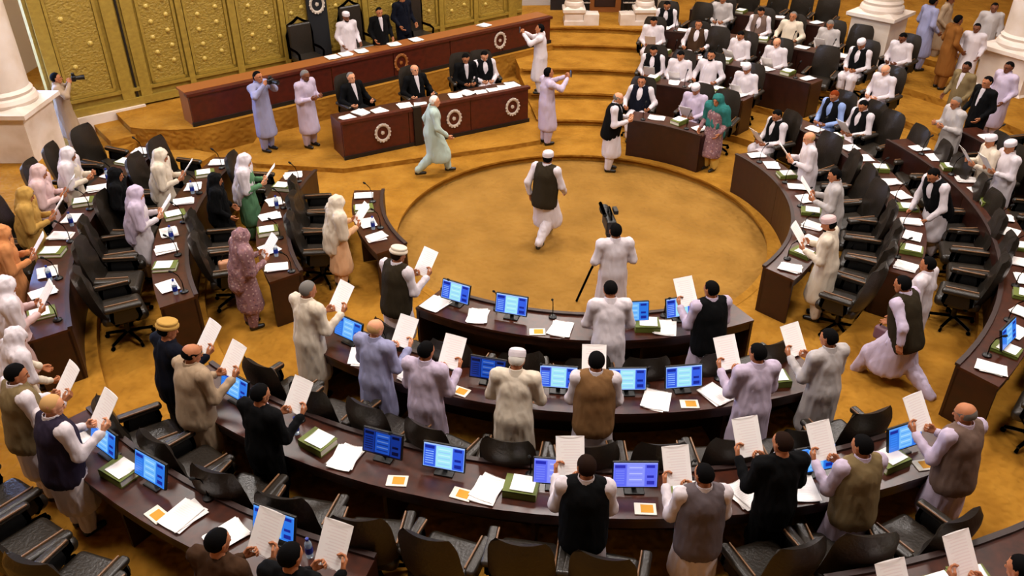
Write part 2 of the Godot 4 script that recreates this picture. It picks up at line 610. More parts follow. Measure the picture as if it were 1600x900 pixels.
func head_mesh() -> ArrayMesh:
	if cache.has("head"):
		return cache["head"]
	var b := []
	b.append(bone(Vector3(0, 0.030, -0.022), Vector3(0, 0.036, 0.004), 0.090, 0.086))
	b.append(bone(Vector3(0, 0.0, 0.012), Vector3(0, -0.045, 0.028), 0.072, 0.060))
	b.append(bone(Vector3(0, -0.07, 0.052), Vector3(0, -0.088, 0.062), 0.034, 0.026))
	for s in [-1.0, 1.0]:
		b.append(bone(Vector3(0.045 * s, -0.03, 0.0), Vector3(0.022 * s, -0.085, 0.056), 0.032, 0.024))
		b.append(bone(Vector3(0.03 * s, -0.018, 0.070), Vector3(0.045 * s, -0.02, 0.052), 0.020, 0.018))
		b.append(bone(Vector3(0.012 * s, 0.028, 0.086), Vector3(0.042 * s, 0.026, 0.070), 0.012, 0.012))
		b.append(bone(Vector3(0.081 * s, 0.018, -0.004), Vector3(0.080 * s, -0.022, 0.0), 0.014, 0.010, 1.0))
	b.append(bone(Vector3(0, 0.020, 0.090), Vector3(0, -0.022, 0.112), 0.009, 0.014))
	b.append(bone(Vector3(-0.018, -0.053, 0.088), Vector3(0.018, -0.053, 0.088), 0.009, 0.009))
	b.append(bone(Vector3(-0.014, -0.065, 0.086), Vector3(0.014, -0.065, 0.086), 0.009, 0.009))
	for s in [-1.0, 1.0]:
		b.append(bone(Vector3(0.030 * s, 0.006, 0.098), Vector3(0.032 * s, 0.006, 0.098), 0.014, 0.014, 1.0, Vector3.BACK, true))
	var m := nets(b, 0.0085, 0.022)
	cache["head"] = m
	return m

func hand_at(s: Dictionary, i: int) -> Transform3D:
	var side := 1.0 if i == 0 else -1.0
	var y: Vector3 = (s.wr[i] - s.el[i]).normalized()
	var pz := (Vector3(-side, 0.5, 0.15)).normalized()
	pz = (pz - y * pz.dot(y)).normalized()
	return Transform3D(Basis(y.cross(pz), y, pz), s.wr[i])

func body_mesh(pose: String) -> ArrayMesh:
	var key := "body" + pose
	if cache.has(key):
		return cache[key]
	var s := skeleton(pose)
	var fr: Vector3 = s.fr
	var b := []
	b.append(bone(s.pelvis, s.waist, 0.135, 0.125, 1.35, fr))
	b.append(bone(s.waist, s.chest, 0.125, 0.15, 1.4, fr))
	b.append(bone(s.sh[0], s.sh[1], 0.065, 0.065))
	b.append(bone(s.neck, s.skull - s.headturn * Vector3(0, 0.03, 0.0), 0.056, 0.052))
	for i in 2:
		b.append(bone(s.sh[i], s.el[i], 0.056, 0.042))
		b.append(bone(s.el[i], s.wr[i], 0.042, 0.028))
		b.append(bone(s.hip[i], s.kn[i], 0.088, 0.058))
		b.append(bone(s.kn[i], s.an[i], 0.056, 0.036))
		b.append(bone(s.an[i] + Vector3(0, -0.045, -0.02), s.an[i] + Vector3(0, -0.05, 0.13), 0.032, 0.026))
	var m := nets(b, 0.022, 0.035)
	var st := start()
	st.append_from(m, 0, Transform3D.IDENTITY)
	st.append_from(head_mesh(), 0, Transform3D(s.headturn.scaled(Vector3.ONE * 0.95), s.skull))
	for i in 2:
		st.append_from(hand_mesh(-1.0 if i == 0 else 1.0, pose != "down" and pose != "walk" and pose != "stride"), 0, hand_at(s, i))
	var r := st.commit()
	cache[key] = r
	return r

# clothes: each a loose surface over the same skeleton
func garment(kind: String, pose: String, which := 0) -> ArrayMesh:
	var key := "%s%s%d" % [kind, pose, which]
	if cache.has(key):
		return cache[key]
	var s := skeleton(pose)
	var fr: Vector3 = s.fr
	var b := []
	var m: ArrayMesh
	var down := (s.pelvis - s.waist) as Vector3
	down = down.normalized()
	match kind:
		"tunic", "jacket":
			var long := kind == "tunic"
			b.append(bone(s.pelvis, s.waist, 0.190, 0.186, 1.24, fr))
			b.append(bone(s.waist, s.chest, 0.186, 0.194, 1.30, fr))
			b.append(bone(s.sh[0], s.sh[1], 0.070, 0.070))
			b.append(bone(s.chest, s.neck + down * 0.02, 0.15, 0.068, 1.2, fr))
			for i in 2:
				b.append(bone(s.neck + down * 0.035, s.sh[i] + down * 0.01, 0.060, 0.066))
				b.append(bone(s.sh[i], s.el[i], 0.068, 0.058))
				b.append(bone(s.el[i], s.wr[i] + (s.el[i] - s.wr[i]) * 0.08, 0.058, 0.046))
			if s.seat:
				for i in 2:
					b.append(bone(s.hip[i], s.kn[i], 0.118, 0.098 if long else 0.08))
					if long:
						b.append(bone(s.kn[i] + Vector3(0, 0, 0.03), s.kn[i] + Vector3(0, -0.22, 0.05), 0.085, 0.075))
			else:
				var mid: Vector3 = (s.kn[0] + s.kn[1]) * 0.5
				var hem: Vector3 = s.pelvis.lerp(mid, 1.12 if long else 0.35)
				var spread: float = minf(0.12, absf(s.kn[0].z - s.kn[1].z) * 0.4)
				b.append(bone(s.pelvis, hem, 0.192, (0.235 + spread * 0.3) if long else 0.200, 1.16 - spread, Vector3.BACK))
				if long:
					for i in 2:
						b.append(bone(s.hip[i], s.hip[i].lerp(s.kn[i], 1.0), 0.11, 0.115))
					b.append(bone(hem + Vector3(0, -0.50, 0), hem + Vector3(0, -0.501, 0), 0.46, 0.46, 1.0, fr, true))
				else:
					b.append(bone(hem + Vector3(0, -0.50, 0), hem + Vector3(0, -0.501, 0), 0.44, 0.44, 1.0, fr, true))
			# the collar opening
			b.append(bone(s.neck + down * -0.07, s.neck + down * -0.12, 0.062, 0.07, 1.0, fr, true))
			if not long:
				b.append(bone(s.neck + fr * 0.13 + down * 0.02, s.waist + fr * 0.20 + down * 0.02, 0.075, 0.03, 1.0, fr, true))
			m = nets(b, 0.019, 0.05, 0.012, 3.0)
		"trousers":
			b.append(bone(s.hip[0], s.hip[1], 0.115, 0.115))
			for i in 2:
				b.append(bone(s.hip[i], s.kn[i], 0.112, 0.112))
				b.append(bone(s.kn[i], s.an[i] + Vector3(0, 0.03, 0), 0.112, 0.072))
			m = nets(b, 0.021, 0.03, 0.018, 9.0)
		"waistcoat":
			var low: Vector3 = s.pelvis + down * 0.10
			b.append(bone(low, s.waist, 0.234, 0.220, 1.15, fr))
			b.append(bone(s.waist, s.chest, 0.220, 0.226, 1.22, fr))
			b.append(bone(s.sh[0].lerp(s.sh[1], 0.15), s.sh[1].lerp(s.sh[0], 0.15), 0.092, 0.092))
			b.append(bone(s.chest, s.neck + down * 0.03, 0.168, 0.088, 1.15, fr))
			b.append(bone(low + down * 0.55, low + down * 0.551, 0.48, 0.48, 1.0, fr, true))
			b.append(bone(s.neck + down * -0.07, s.neck + down * -0.12, 0.072, 0.08, 1.0, fr, true))
			b.append(bone(s.neck + fr * 0.16, s.waist + fr * 0.26, 0.085, 0.060, 1.0, fr, true))
			b.append(bone(s.waist + fr * 0.26, low + fr * 0.30 + down * 0.10, 0.065, 0.10, 1.0, fr, true))
			m = nets(b, 0.019, 0.045, 0.008, 5.0)
		"shirt_front":
			b.append(bone(s.neck + fr * 0.055 + down * 0.02, s.waist + fr * 0.10, 0.060, 0.050, 1.0, fr))
			m = nets(b, 0.018, 0.02)
		"shoe":
			var i := int(which)
			b.append(bone(s.an[i] + Vector3(0, -0.035, -0.03), s.an[i] + Vector3(0, -0.045, 0.14), 0.046, 0.036))
			m = nets(b, 0.016, 0.01)
		"shawl":
			var hc: Vector3 = s.skull
			var hb: Basis = s.headturn
			b.append(bone(hc + hb * Vector3(0, 0.03, -0.03), hc + hb * Vector3(0, 0.02, 0.0), 0.118, 0.112))
			b.append(bone(hc + hb * Vector3(0, -0.02, -0.03), s.neck + Vector3(0, -0.02, -0.03), 0.108, 0.12))
			b.append(bone(s.sh[0], s.sh[1], 0.105, 0.105))
			b.append(bone(s.neck + Vector3(0, -0.02, -0.02), s.waist - fr * 0.03, 0.15, 0.215, 1.12, fr))
			b.append(bone(s.waist - fr * 0.05, s.pelvis - fr * 0.08 + Vector3(0, -0.10, 0), 0.205, 0.19, 1.2, fr))
			for i in 2:
				b.append(bone(s.sh[i], s.el[i], 0.105, 0.085))
			b.append(bone(hc + hb * Vector3(0, -0.015, 0.11), hc + hb * Vector3(0, -0.05, 0.13), 0.088, 0.085, 1.0, fr, true))
			m = nets(b, 0.020, 0.06, 0.020, 14.0)
	cache[key] = m
	return m

# shells round the skull: hair, the ring of hair round a bald head, beards
func shell(kind: String) -> ArrayMesh:
	var key := "shell" + kind
	if cache.has(key):
		return cache[key]
	var v := PackedVector3Array()
	var n := PackedVector3Array()
	var ix := PackedInt32Array()
	var nu := 28
	var nv := 9
	for i in nu + 1:
		var az := TAU * i / nu      # 0 = the face
		var c := cos(az)
		var lo := 0.0
		var hi := 0.0
		match kind:
			"hair":
				lo = lerpf(-50.0, 40.0, smoothstep(-0.45, 0.75, c)) + 4.0 * sin(az * 9.0)
				hi = 90.0
			"fringe":
				lo = lerpf(-36.0, 10.0, smoothstep(-0.3, 0.6, c))
				hi = lerpf(26.0, 12.0, smoothstep(-0.4, 0.5, c))
			"thin":
				lo = lerpf(-36.0, 48.0, smoothstep(-0.35, 0.7, c))
				hi = 90.0
			"beard":
				hi = lerpf(-22.0, -16.0, smoothstep(0.2, 1.0, c)) if c > 0.1 else -40.0
				lo = -74.0 if c > 0.1 else -46.0
		for j in nv + 1:
			var t := float(j) / nv
			var el := deg_to_rad(lerpf(lo, hi, t))
			var d := Vector3(sin(az) * cos(el), sin(el), cos(az) * cos(el))
			var edge := minf(t / 0.25, 1.0)
			if kind == "fringe" or kind == "beard":
				edge *= minf((1.0 - t) / 0.25, 1.0)
			var full := 1.075 if kind == "hair" else (1.06 if kind != "beard" else 1.14)
			var k := lerpf(0.96, full, sqrt(edge))
			if kind == "beard":
				v.append(Vector3(0, -0.030, 0.022) + d * Vector3(0.070, 0.086, 0.082) * k)
			else:
				k += 0.045 * wrinkle.get_noise_3d(d.x * 0.22, d.y * 0.22, d.z * 0.22) * edge
				v.append(Vector3(0, 0.020, -0.009) + d * Vector3(0.088, 0.106, 0.105) * k)
			n.append(d)
	for i in nu:
		for j in nv:
			var a := i * (nv + 1) + j
			ix.append_array([a, a + 1, a + nv + 1, a + 1, a + nv + 2, a + nv + 1])
	var m := commit(v, n, ix)
	cache[key] = m
	return m

func cap_mesh(kind: String) -> ArrayMesh:
	var key := "cap" + kind
	if cache.has(key):
		return cache[key]
	var st := start()
	var at := Transform3D(Basis(Vector3.RIGHT, -0.08), Vector3(0, 0.045, -0.010))
	if kind == "round":
		lathe(st, [Vector2(0.093, 0.0), Vector2(0.099, 0.004), Vector2(0.100, 0.050), Vector2(0.093, 0.078), Vector2(0.070, 0.096), Vector2(0.035, 0.104), Vector2(0.0, 0.106)], 20, at, 1.0, 1.14)
	else:
		lathe(st, [Vector2(0.090, -0.002), Vector2(0.108, 0.002), Vector2(0.120, 0.018), Vector2(0.119, 0.036), Vector2(0.108, 0.050), Vector2(0.104, 0.052), Vector2(0.106, 0.066), Vector2(0.104, 0.082), Vector2(0.092, 0.090), Vector2(0.0, 0.092)], 20, at, 1.0, 1.12)
	var m := st.commit()
	cache[key] = m
	return m

func collar_mesh() -> ArrayMesh:
	if not cache.has("collar"):
		var st := start()
		lathe(st, [Vector2(0.088, -0.025), Vector2(0.078, 0.02), Vector2(0.074, 0.045), Vector2(0.068, 0.047), Vector2(0.066, 0.0)], 16, Transform3D.IDENTITY, 1.0, 1.0)
		cache["collar"] = st.commit()
	return cache["collar"]

func eyes_mesh() -> ArrayMesh:
	if cache.has("eyes"):
		return cache["eyes"]
	var st := start()
	for s in [-1.0, 1.0]:
		lathe(st, [Vector2(0.0, -0.009), Vector2(0.010, -0.006), Vector2(0.013, 0.0), Vector2(0.010, 0.006), Vector2(0.0, 0.009)], 8, Transform3D(Basis.IDENTITY, Vector3(0.031 * s, 0.008, 0.079)))
		tube(st, [Vector3(0.014 * s, 0.031, 0.099), Vector3(0.032 * s, 0.035, 0.093), Vector3(0.050 * s, 0.030, 0.078)], 0.005, 5)
	cache["eyes"] = st.commit()
	return cache["eyes"]

const SKIN := {"fair": Color(0.80, 0.56, 0.42), "tan": Color(0.66, 0.42, 0.28), "dark": Color(0.45, 0.27, 0.18)}
const DYE := {"black": Color(0.035, 0.03, 0.03), "grey": Color(0.42, 0.40, 0.38), "white": Color(0.82, 0.80, 0.76), "sandy": Color(0.72, 0.56, 0.36), "brown": Color(0.12, 0.07, 0.045), "henna": Color(0.45, 0.18, 0.06)}
const CLOTHES := {
	"white": Color(0.80, 0.76, 0.775), "lilac": Color(0.72, 0.66, 0.735), "cream": Color(0.80, 0.745, 0.67), "bluegrey": Color(0.56, 0.56, 0.68), "palegreen": Color(0.66, 0.72, 0.68), "beige": Color(0.62, 0.53, 0.43), "grey": Color(0.50, 0.46, 0.44), "silver": Color(0.68, 0.65, 0.64), "peach": Color(0.84, 0.66, 0.50),
	"black": Color(0.022, 0.022, 0.026), "navy": Color(0.035, 0.045, 0.09), "olive": Color(0.17, 0.14, 0.09), "brown": Color(0.23, 0.15, 0.09), "tanvest": Color(0.47, 0.34, 0.21), "khaki": Color(0.45, 0.38, 0.26), "plum": Color(0.16, 0.13, 0.19), "ash": Color(0.36, 0.32, 0.33), "taupe": Color(0.42, 0.34, 0.30),
	"uniform": Color(0.48, 0.30, 0.12), "teal": Color(0.16, 0.40, 0.38), "ochre": Color(0.67, 0.52, 0.26), "orange": Color(0.74, 0.49, 0.30), "pink": Color(0.78, 0.66, 0.65), "green": Color(0.34, 0.50, 0.36), "yellow": Color(0.80, 0.66, 0.32), "skyblue": Color(0.52, 0.60, 0.78)}
var floral: StandardMaterial3D

func wear(c: String) -> Material:
	if c == "floral":
		return floral
	return cloth(CLOTHES[c])

var persons := {}
# who: id, label, pose, place, floor, turn from facing the well's centre, height, outfit "kind:colours", head "style:dye", skin
func person(id: String, label: String, pose: String, x: float, z: float, floor_y: float, turn: float, tall: float, outfit: String, crown: String, skin := "tan") -> Node3D:
	var yaw := atan2(CX - x, CZ - z) + deg_to_rad(turn)
	var p := thing("person", label, "person", Vector3(x, floor_y, z), yaw, "people in the assembly chamber")
	p.scale = Vector3.ONE * (tall / 1.72)
	var s := skeleton(pose)
	obj("body", body_mesh(pose), mat(SKIN[skin], 0.6, 0.35), p)
	var kind := outfit.get_slice(":", 0)
	var c := outfit.get_slice(":", 1).split(",")
	var low: Material
	match kind:
		"k":
			obj("tunic", garment("tunic", pose), wear(c[0]), p)
			low = wear(c[c.size() - 1])
		"v":
			obj("tunic", garment("tunic", pose), wear(c[0]), p)
			obj("waistcoat", garment("waistcoat", pose), wear(c[1]), p)
			low = wear(c[0])
		"s":
			obj("jacket", garment("jacket", pose), wear(c[0]), p)
			obj("shirt_front", garment("shirt_front", pose), wear(c[1]), p)
			low = wear(c[2] if c.size() > 2 else c[0])
		"w":
			obj("tunic", garment("tunic", pose), wear(c[0]), p)
			obj("shawl", garment("shawl", pose), wear(c[1]), p)
			low = wear(c[c.size() - 1])
	if kind == "k" or kind == "v":
		obj("collar", collar_mesh(), wear(c[0]), p).transform = Transform3D(Basis(Vector3.RIGHT, atan2(s.fr.y * -1.0, s.fr.z)), s.neck + Vector3(0, 0.022, 0))
	obj("trousers", garment("trousers", pose), low, p)
	for i in 2:
		obj("shoe", garment("shoe", pose, i), mat(Color(0.05, 0.035, 0.03), 0.4), p)
	var at := Transform3D(s.headturn.scaled(Vector3.ONE * 0.95), s.skull)
	obj("eyes", eyes_mesh(), mat(Color(0.05, 0.04, 0.035), 0.3), p).transform = at
	for bit in crown.split("+"):
		var what := bit.get_slice(":", 0)
		var dye := bit.get_slice(":", 1)
		match what:
			"hair", "fringe", "thin", "beard":
				obj("beard" if what == "beard" else "hair", shell(what), mat(DYE[dye], 0.8, 0.15), p).transform = at
			"round", "rolled":
				obj("cap", cap_mesh(what), cloth(CLOTHES[dye]), p).transform = at
	persons[id] = {"node": p, "pose": pose}
	return p

# a sheet held in both hands
func held_paper(id: String, label: String, wide := 0.27, high := 0.38, tilt := 52.0, called := "paper_sheet") -> void:
	var n: Node3D = persons[id].node
	var s := skeleton(persons[id].pose)
	var mid: Vector3 = (s.wr[0] + s.wr[1]) * 0.5
	var fr: Vector3 = Vector3(mid.x * 0.6, 0, 1).normalized()
	var o := obj(called, sheet_mesh(), paper_mat)
	tag(o, label, "paper", "papers people are reading")
	var b := Basis(Vector3.UP, atan2(fr.x, fr.z)) * Basis(Vector3.RIGHT, -deg_to_rad(tilt))
	# the sheet lies in its x-z plane; its lower edge sits in the fingers
	var local := Transform3D(b.scaled_local(Vector3(wide, 1, high)), mid + fr * 0.07 + b * Vector3(0, 0.0, high * 0.36) + Vector3(0, 0.035, 0))
	var sc := n.scale.x
	o.transform = Transform3D(Basis(Vector3.UP, n.rotation.y), n.position) * Transform3D(Basis.IDENTITY.scaled(Vector3.ONE * sc), Vector3.ZERO) * local
# ---------------------------------------------------------------- furniture and things on the desks
var M := {}
var paper_mat: StandardMaterial3D

func sheet_mesh() -> ArrayMesh:
	# one unit wide and long, a few millimetres thick, gently curled
	if cache.has("sheet"):
		return cache["sheet"]
	var st := start()
	var n := 5
	for k in [0.0, 1.0]:
		for i in n:
			var x0 := -0.5 + float(i) / n
			var x1 := -0.5 + float(i + 1) / n
			var y0 := 0.035 * x0 * x0 * 4.0 * 0.5 + (0.002 if k > 0 else -0.002)
			var y1 := 0.035 * x1 * x1 * 4.0 * 0.5 + (0.002 if k > 0 else -0.002)
			var q := [Vector3(x0, y0, -0.5), Vector3(x1, y1, -0.5), Vector3(x1, y1, 0.5), Vector3(x0, y0, 0.5)]
			var uv := [Vector2(x0 + 0.5, 1), Vector2(x1 + 0.5, 1), Vector2(x1 + 0.5, 0), Vector2(x0 + 0.5, 0)]
			var order := [0, 1, 2, 0, 2, 3] if k > 0 else [0, 2, 1, 0, 3, 2]
			for t in order:
				st.set_uv(uv[t])
				st.set_normal(Vector3.UP if k > 0 else Vector3.DOWN)
				st.add_vertex(q[t])
	for z in [-0.5, 0.5]:
		st.set_uv(Vector2.ZERO)
		quad_out(st, Vector3(-0.5, 0.015, z), Vector3(0.5, 0.015, z), Vector3(0.5, 0.019, z), Vector3(-0.5, 0.019, z), Vector3(0, 0, z))
	cache["sheet"] = st.commit()
	return cache["sheet"]

func make_chair() -> Node3D:
	var t := thing("office_chair", "", "chair", Vector3.ZERO, 0.0, "black leather chairs behind the desks")
	t.set_meta("base", "office_chair")
	obj("seat", rbox(Vector3(0.54, 0.15, 0.56), 0.065, 4, Vector3(0, 0.45, 0.0), 0.018), M.leather, t)
	# the tall padded back, curved round the sitter and leaning back
	var v := PackedVector3Array()
	var n := PackedVector3Array()
	var ix := PackedInt32Array()
	var nu := 10
	var nv := 12
	for side in [1.0, -1.0]:
		for j in nv + 1:
			var b := float(j) / nv
			for i in nu + 1:
				var a := float(i) / nu * 2.0 - 1.0
				var half := 0.300 * pow(maxf(0.0, 1.0 - pow(absf(b * 2.0 - 1.0), 5.0) * 0.30), 0.8) * (1.0 - 0.10 * b)
				var thick := 0.072 * pow(maxf(0.0, 1.0 - pow(absf(a), 4.0)), 0.5) * pow(maxf(0.0, 1.0 - pow(absf(b * 2.0 - 1.0), 6.0)), 0.5)
				# cushion rolls on the sitting side
				if side > 0:
					thick *= 1.0 + 0.22 * sin(b * 15.0)
				var y := 0.47 + b * 0.70
				var z := -0.24 - 0.16 * b - 0.02 * sin(b * PI) + 0.055 * a * a
				v.append(Vector3(a * half, y, z + side * thick))
				n.append(Vector3(a * 0.5, (b - 0.5) * 0.5, side).normalized())
	for k in 2:
		var o := k * (nu + 1) * (nv + 1)
		for j in nv:
			for i in nu:
				var q := o + j * (nu + 1) + i
				if k == 0:
					ix.append_array([q, q + nu + 1, q + 1, q + 1, q + nu + 1, q + nu + 2])
				else:
					ix.append_array([q, q + 1, q + nu + 1, q + 1, q + nu + 2, q + nu + 1])
	obj("backrest", commit(v, n, ix), M.leather, t)
	for s in [-1.0, 1.0]:
		# broad padded arm on a leather-covered bracket, with a wooden edge
		var arm := obj("armrest", rbox(Vector3(0.095, 0.075, 0.46), 0.034, 3, Vector3(0.315 * s, 0.665, -0.01), 0.012), M.leather, t)
		var st := start()
		tube(st, [Vector3(0.285 * s, 0.42, 0.12), Vector3(0.315 * s, 0.50, 0.17), Vector3(0.318 * s, 0.63, 0.15)], 0.030, 6)
		tube(st, [Vector3(0.285 * s, 0.42, -0.12), Vector3(0.312 * s, 0.52, -0.17), Vector3(0.314 * s, 0.64, -0.15)], 0.030, 6)
		box(st, Vector3(0.312 * s, 0.54, 0.0), Vector3(0.022, 0.17, 0.30))
		obj("bracket", st.commit(), M.plastic, arm)
		obj("edge", rbox(Vector3(0.018, 0.022, 0.40), 0.008, 2, Vector3(0.268 * s, 0.700, -0.01), 0.012), M.armpad, arm)
	var st2 := start()
	lathe(st2, [Vector2(0.0, 0.10), Vector2(0.035, 0.10), Vector2(0.035, 0.25), Vector2(0.026, 0.26), Vector2(0.026, 0.40), Vector2(0.0, 0.40)], 10)
	obj("column", st2.commit(), M.plastic, t)
	var st3 := start()
	for k in 5:
		var d := Vector3(sin(TAU * k / 5), 0, cos(TAU * k / 5))
		tube(st3, [Vector3(0, 0.13, 0), d * 0.16 + Vector3(0, 0.105, 0), d * 0.30 + Vector3(0, 0.075, 0)], 0.022, 5)
		lathe(st3, [Vector2(0.0, -0.012), Vector2(0.03, -0.012), Vector2(0.03, 0.012), Vector2(0.0, 0.012)], 8, Transform3D(Basis(d, d.cross(Vector3.UP), Vector3.UP).orthonormalized(), d * 0.30 + Vector3(0, 0.031, 0)))
	obj("star_base", st3.commit(), M.plastic, t)
	t.scale = Vector3.ONE * 1.06
	return t

var chair0: Node3D
var chair_used := false
func chair(label: String, r: float, deg: float, y: float, twist := 0.0) -> void:
	var p := pol(r, deg, y)
	chair_at(label, p, atan2(CX - p.x, CZ - p.z) + deg_to_rad(twist))

func chair_at(label: String, p: Vector3, turn: float) -> void:
	if not chair_used:
		chair_used = true
		chair0.position = p
		chair0.rotation.y = turn
		chair0.scale = Vector3.ONE * 1.06
		chair0.set_meta("label", label)
	else:
		copy_of(chair0, label, p, turn)

# a curved run of desks: the side towards the well is r0, the side people sit at is r0 + deep
func desk_row(label: String, r0: float, deep: float, a0: float, a1: float, y: float, drift := 0.0) -> void:
	var t := thing("curved_desk", label, "desk", Vector3.ZERO, 0.0, "curved desks round the well")
	var r1 := r0 + deep
	obj("worktop", arc_mesh(r0 + 0.02, r1, a0, a1, y + 0.735, y + 0.77, 2.5, drift), M.wood, t)
	var run := deg_to_rad(a1 - a0) * r0
	var n := int(maxf(1.0, round(run / 1.35)))
	var d := drift / n
	for i in n:
		var p := a0 + (a1 - a0) * i / n
		var q := a0 + (a1 - a0) * (i + 1) / n
		var gap := rad_to_deg(0.006 / r0)
		obj("front_panel", arc_mesh(r0 + d * i, r0 + d * i + 0.03, p + gap, q - gap, y, y + 0.765, 2.5, d), M.panel, t)
	obj("lip", arc_mesh(r0 - 0.012, r0 + 0.045, a0, a1, y + 0.765, y + 0.80, 2.5, drift), M.wood_edge, t)
	obj("kneehole_back", arc_mesh(r0 + 0.032, r0 + 0.06, a0, a1, y, y + 0.735, 2.5, drift), M.panel, t)
	obj("apron", arc_mesh(r1 - 0.05, r1 - 0.02, a0, a1, y + 0.62, y + 0.735, 2.5, drift), M.panel, t)
	var e := rad_to_deg(0.04 / r1)
	for s in [[a0, a0 + e, 0.0], [a1 - e, a1, drift]]:
		obj("end_panel", arc_mesh(r0 + s[2] + 0.03, r1 + s[2] - 0.01, s[0], s[1], y, y + 0.735, 9.0), M.panel, t)
	for i in range(1, n):
		var p := a0 + (a1 - a0) * i / n
		obj("divider", arc_mesh(r0 + d * i + 0.06, r1 + d * i - 0.08, p - e / 2, p + e / 2, y, y + 0.735, 9.0), M.panel, t)

func make_monitor() -> Node3D:
	var t := thing("monitor", "", "monitor", Vector3.ZERO, 0.0, "screens on the desks")
	t.set_meta("base", "monitor")
	var tilt := Basis(Vector3.RIGHT, -0.30)
	obj("foot", rbox(Vector3(0.20, 0.018, 0.15), 0.008, 2, Vector3(0, 0.009, 0)), M.plastic, t)
	var st := start()
	box(st, Vector3(0, 0.06, -0.02), Vector3(0.05, 0.11, 0.025))
	obj("stand", st.commit(), M.plastic, t)
	var c := obj("casing", rbox(Vector3(0.45, 0.285, 0.032), 0.010, 2), M.plastic, t)
	c.transform = Transform3D(tilt, Vector3(0, 0.205, 0.0))
	return t

var screen_cache := {}
func screen_panel(kind: int) -> StandardMaterial3D:
	if screen_cache.has(kind):
		return screen_cache[kind]
	var im := Image.create(128, 80, false, Image.FORMAT_RGB8)
	var side := Color(0.20, 0.36, 0.86)
	var deep := Color(0.08, 0.14, 0.55)
	var mid := Color(0.62, 0.88, 0.93)
	var edge := Color(0.55, 0.70, 0.97)
	if kind == 1:
		side = Color(0.08, 0.22, 0.62); deep = Color(0.02, 0.05, 0.22); mid = Color(0.13, 0.36, 0.85); edge = Color(0.04, 0.08, 0.30)
	elif kind == 2:
		mid = Color(0.52, 0.56, 0.95); edge = Color(0.45, 0.50, 0.94); side = Color(0.36, 0.40, 0.92); deep = Color(0.14, 0.16, 0.66)
	elif kind == 3:
		side = Color(0.16, 0.45, 0.86); mid = Color(0.45, 0.72, 0.95); edge = Color(0.22, 0.52, 0.92)
	im.fill(edge)
	im.fill_rect(Rect2i(2, 4, 36, 74), side)
	im.fill_rect(Rect2i(92, 4, 34, 74), side)
	im.fill_rect(Rect2i(40, 6, 50, 70), mid)
	im.fill_rect(Rect2i(0, 0, 128, 5), edge.lightened(0.2))
	for r in [[4, 8, 30, 10], [96, 8, 24, 9], [98, 60, 22, 12], [98, 42, 20, 8]]:
		im.fill_rect(Rect2i(r[0], r[1], r[2], r[3]), deep)
	for k in 6:
		im.fill_rect(Rect2i(6, 26 + k * 8, 26, 3), edge)
		im.fill_rect(Rect2i(46, 14 + k * 10, 38, 4), mid.lightened(0.35) if k % 2 == 0 else mid.lerp(edge, 0.5))
	var m := StandardMaterial3D.new()
	var tx := ImageTexture.create_from_image(im)
	m.albedo_color = Color(0.02, 0.02, 0.02)
	m.roughness = 0.25
	m.emission_enabled = true
	m.emission = Color(1, 1, 1)
	m.emission_texture = tx
	m.emission_operator = BaseMaterial3D.EMISSION_OP_MULTIPLY
	m.emission_energy_multiplier = SCREEN_GLOW * (0.6 if kind == 1 else 1.0)
	screen_cache[kind] = m
	return m

func screen_mesh() -> ArrayMesh:
	if cache.has("screen"):
		return cache["screen"]
	var v := PackedVector3Array([Vector3(-0.212, -0.125, 0.0172), Vector3(0.212, -0.125, 0.0172), Vector3(0.212, 0.130, 0.0172), Vector3(-0.212, 0.130, 0.0172)])
	var n := PackedVector3Array([Vector3.BACK, Vector3.BACK, Vector3.BACK, Vector3.BACK])
	var uv := PackedVector2Array([Vector2(0, 1), Vector2(1, 1), Vector2(1, 0), Vector2(0, 0)])
	cache["screen"] = commit(v, n, PackedInt32Array([0, 2, 1, 0, 3, 2]), uv)
	return cache["screen"]

var monitor0: Node3D
var monitor_used := false
func monitor(label: String, r: float, deg: float, y: float, kind := 0, twist := 0.0) -> void:
	var p := pol(r, deg, y)
	var turn := atan2(p.x - CX, p.z - CZ) + deg_to_rad(twist)
	var o: Node3D = monitor0
	if not monitor_used:
		monitor_used = true
		o.position = p
		o.rotation.y = turn
		o.set_meta("label", label)
	else:
		o = copy_of(monitor0, label, p, turn)
	for c in o.get_children():
		if c.name.begins_with("screen"):
			o.remove_child(c)
			c.queue_free()
	var s := obj("screen", screen_mesh(), screen_panel(kind), o)
	s.transform = Transform3D(Basis(Vector3.RIGHT, -0.30), Vector3(0, 0.205, 0.0))

func desk_turn(p: Vector3, twist := 0.0) -> float:
	return atan2(p.x - CX, p.z - CZ) + deg_to_rad(twist)

func papers(label: String, p: Vector3, turn: float, wide := 0.24, long := 0.32, sheets := 3) -> void:
	var t := thing("paper_stack", label, "papers", p, turn, "loose papers on the desks")
	for k in sheets:
		var o := obj("sheet", sheet_mesh(), paper_mat, t)
		var a := rng.randf_range(-0.16, 0.16)
		o.transform = Transform3D(Basis(Vector3.UP, a).scaled_local(Vector3(wide, 0.6, long)), Vector3(rng.randf_range(-0.03, 0.03), 0.003 + k * 0.006, rng.randf_range(-0.02, 0.02)))

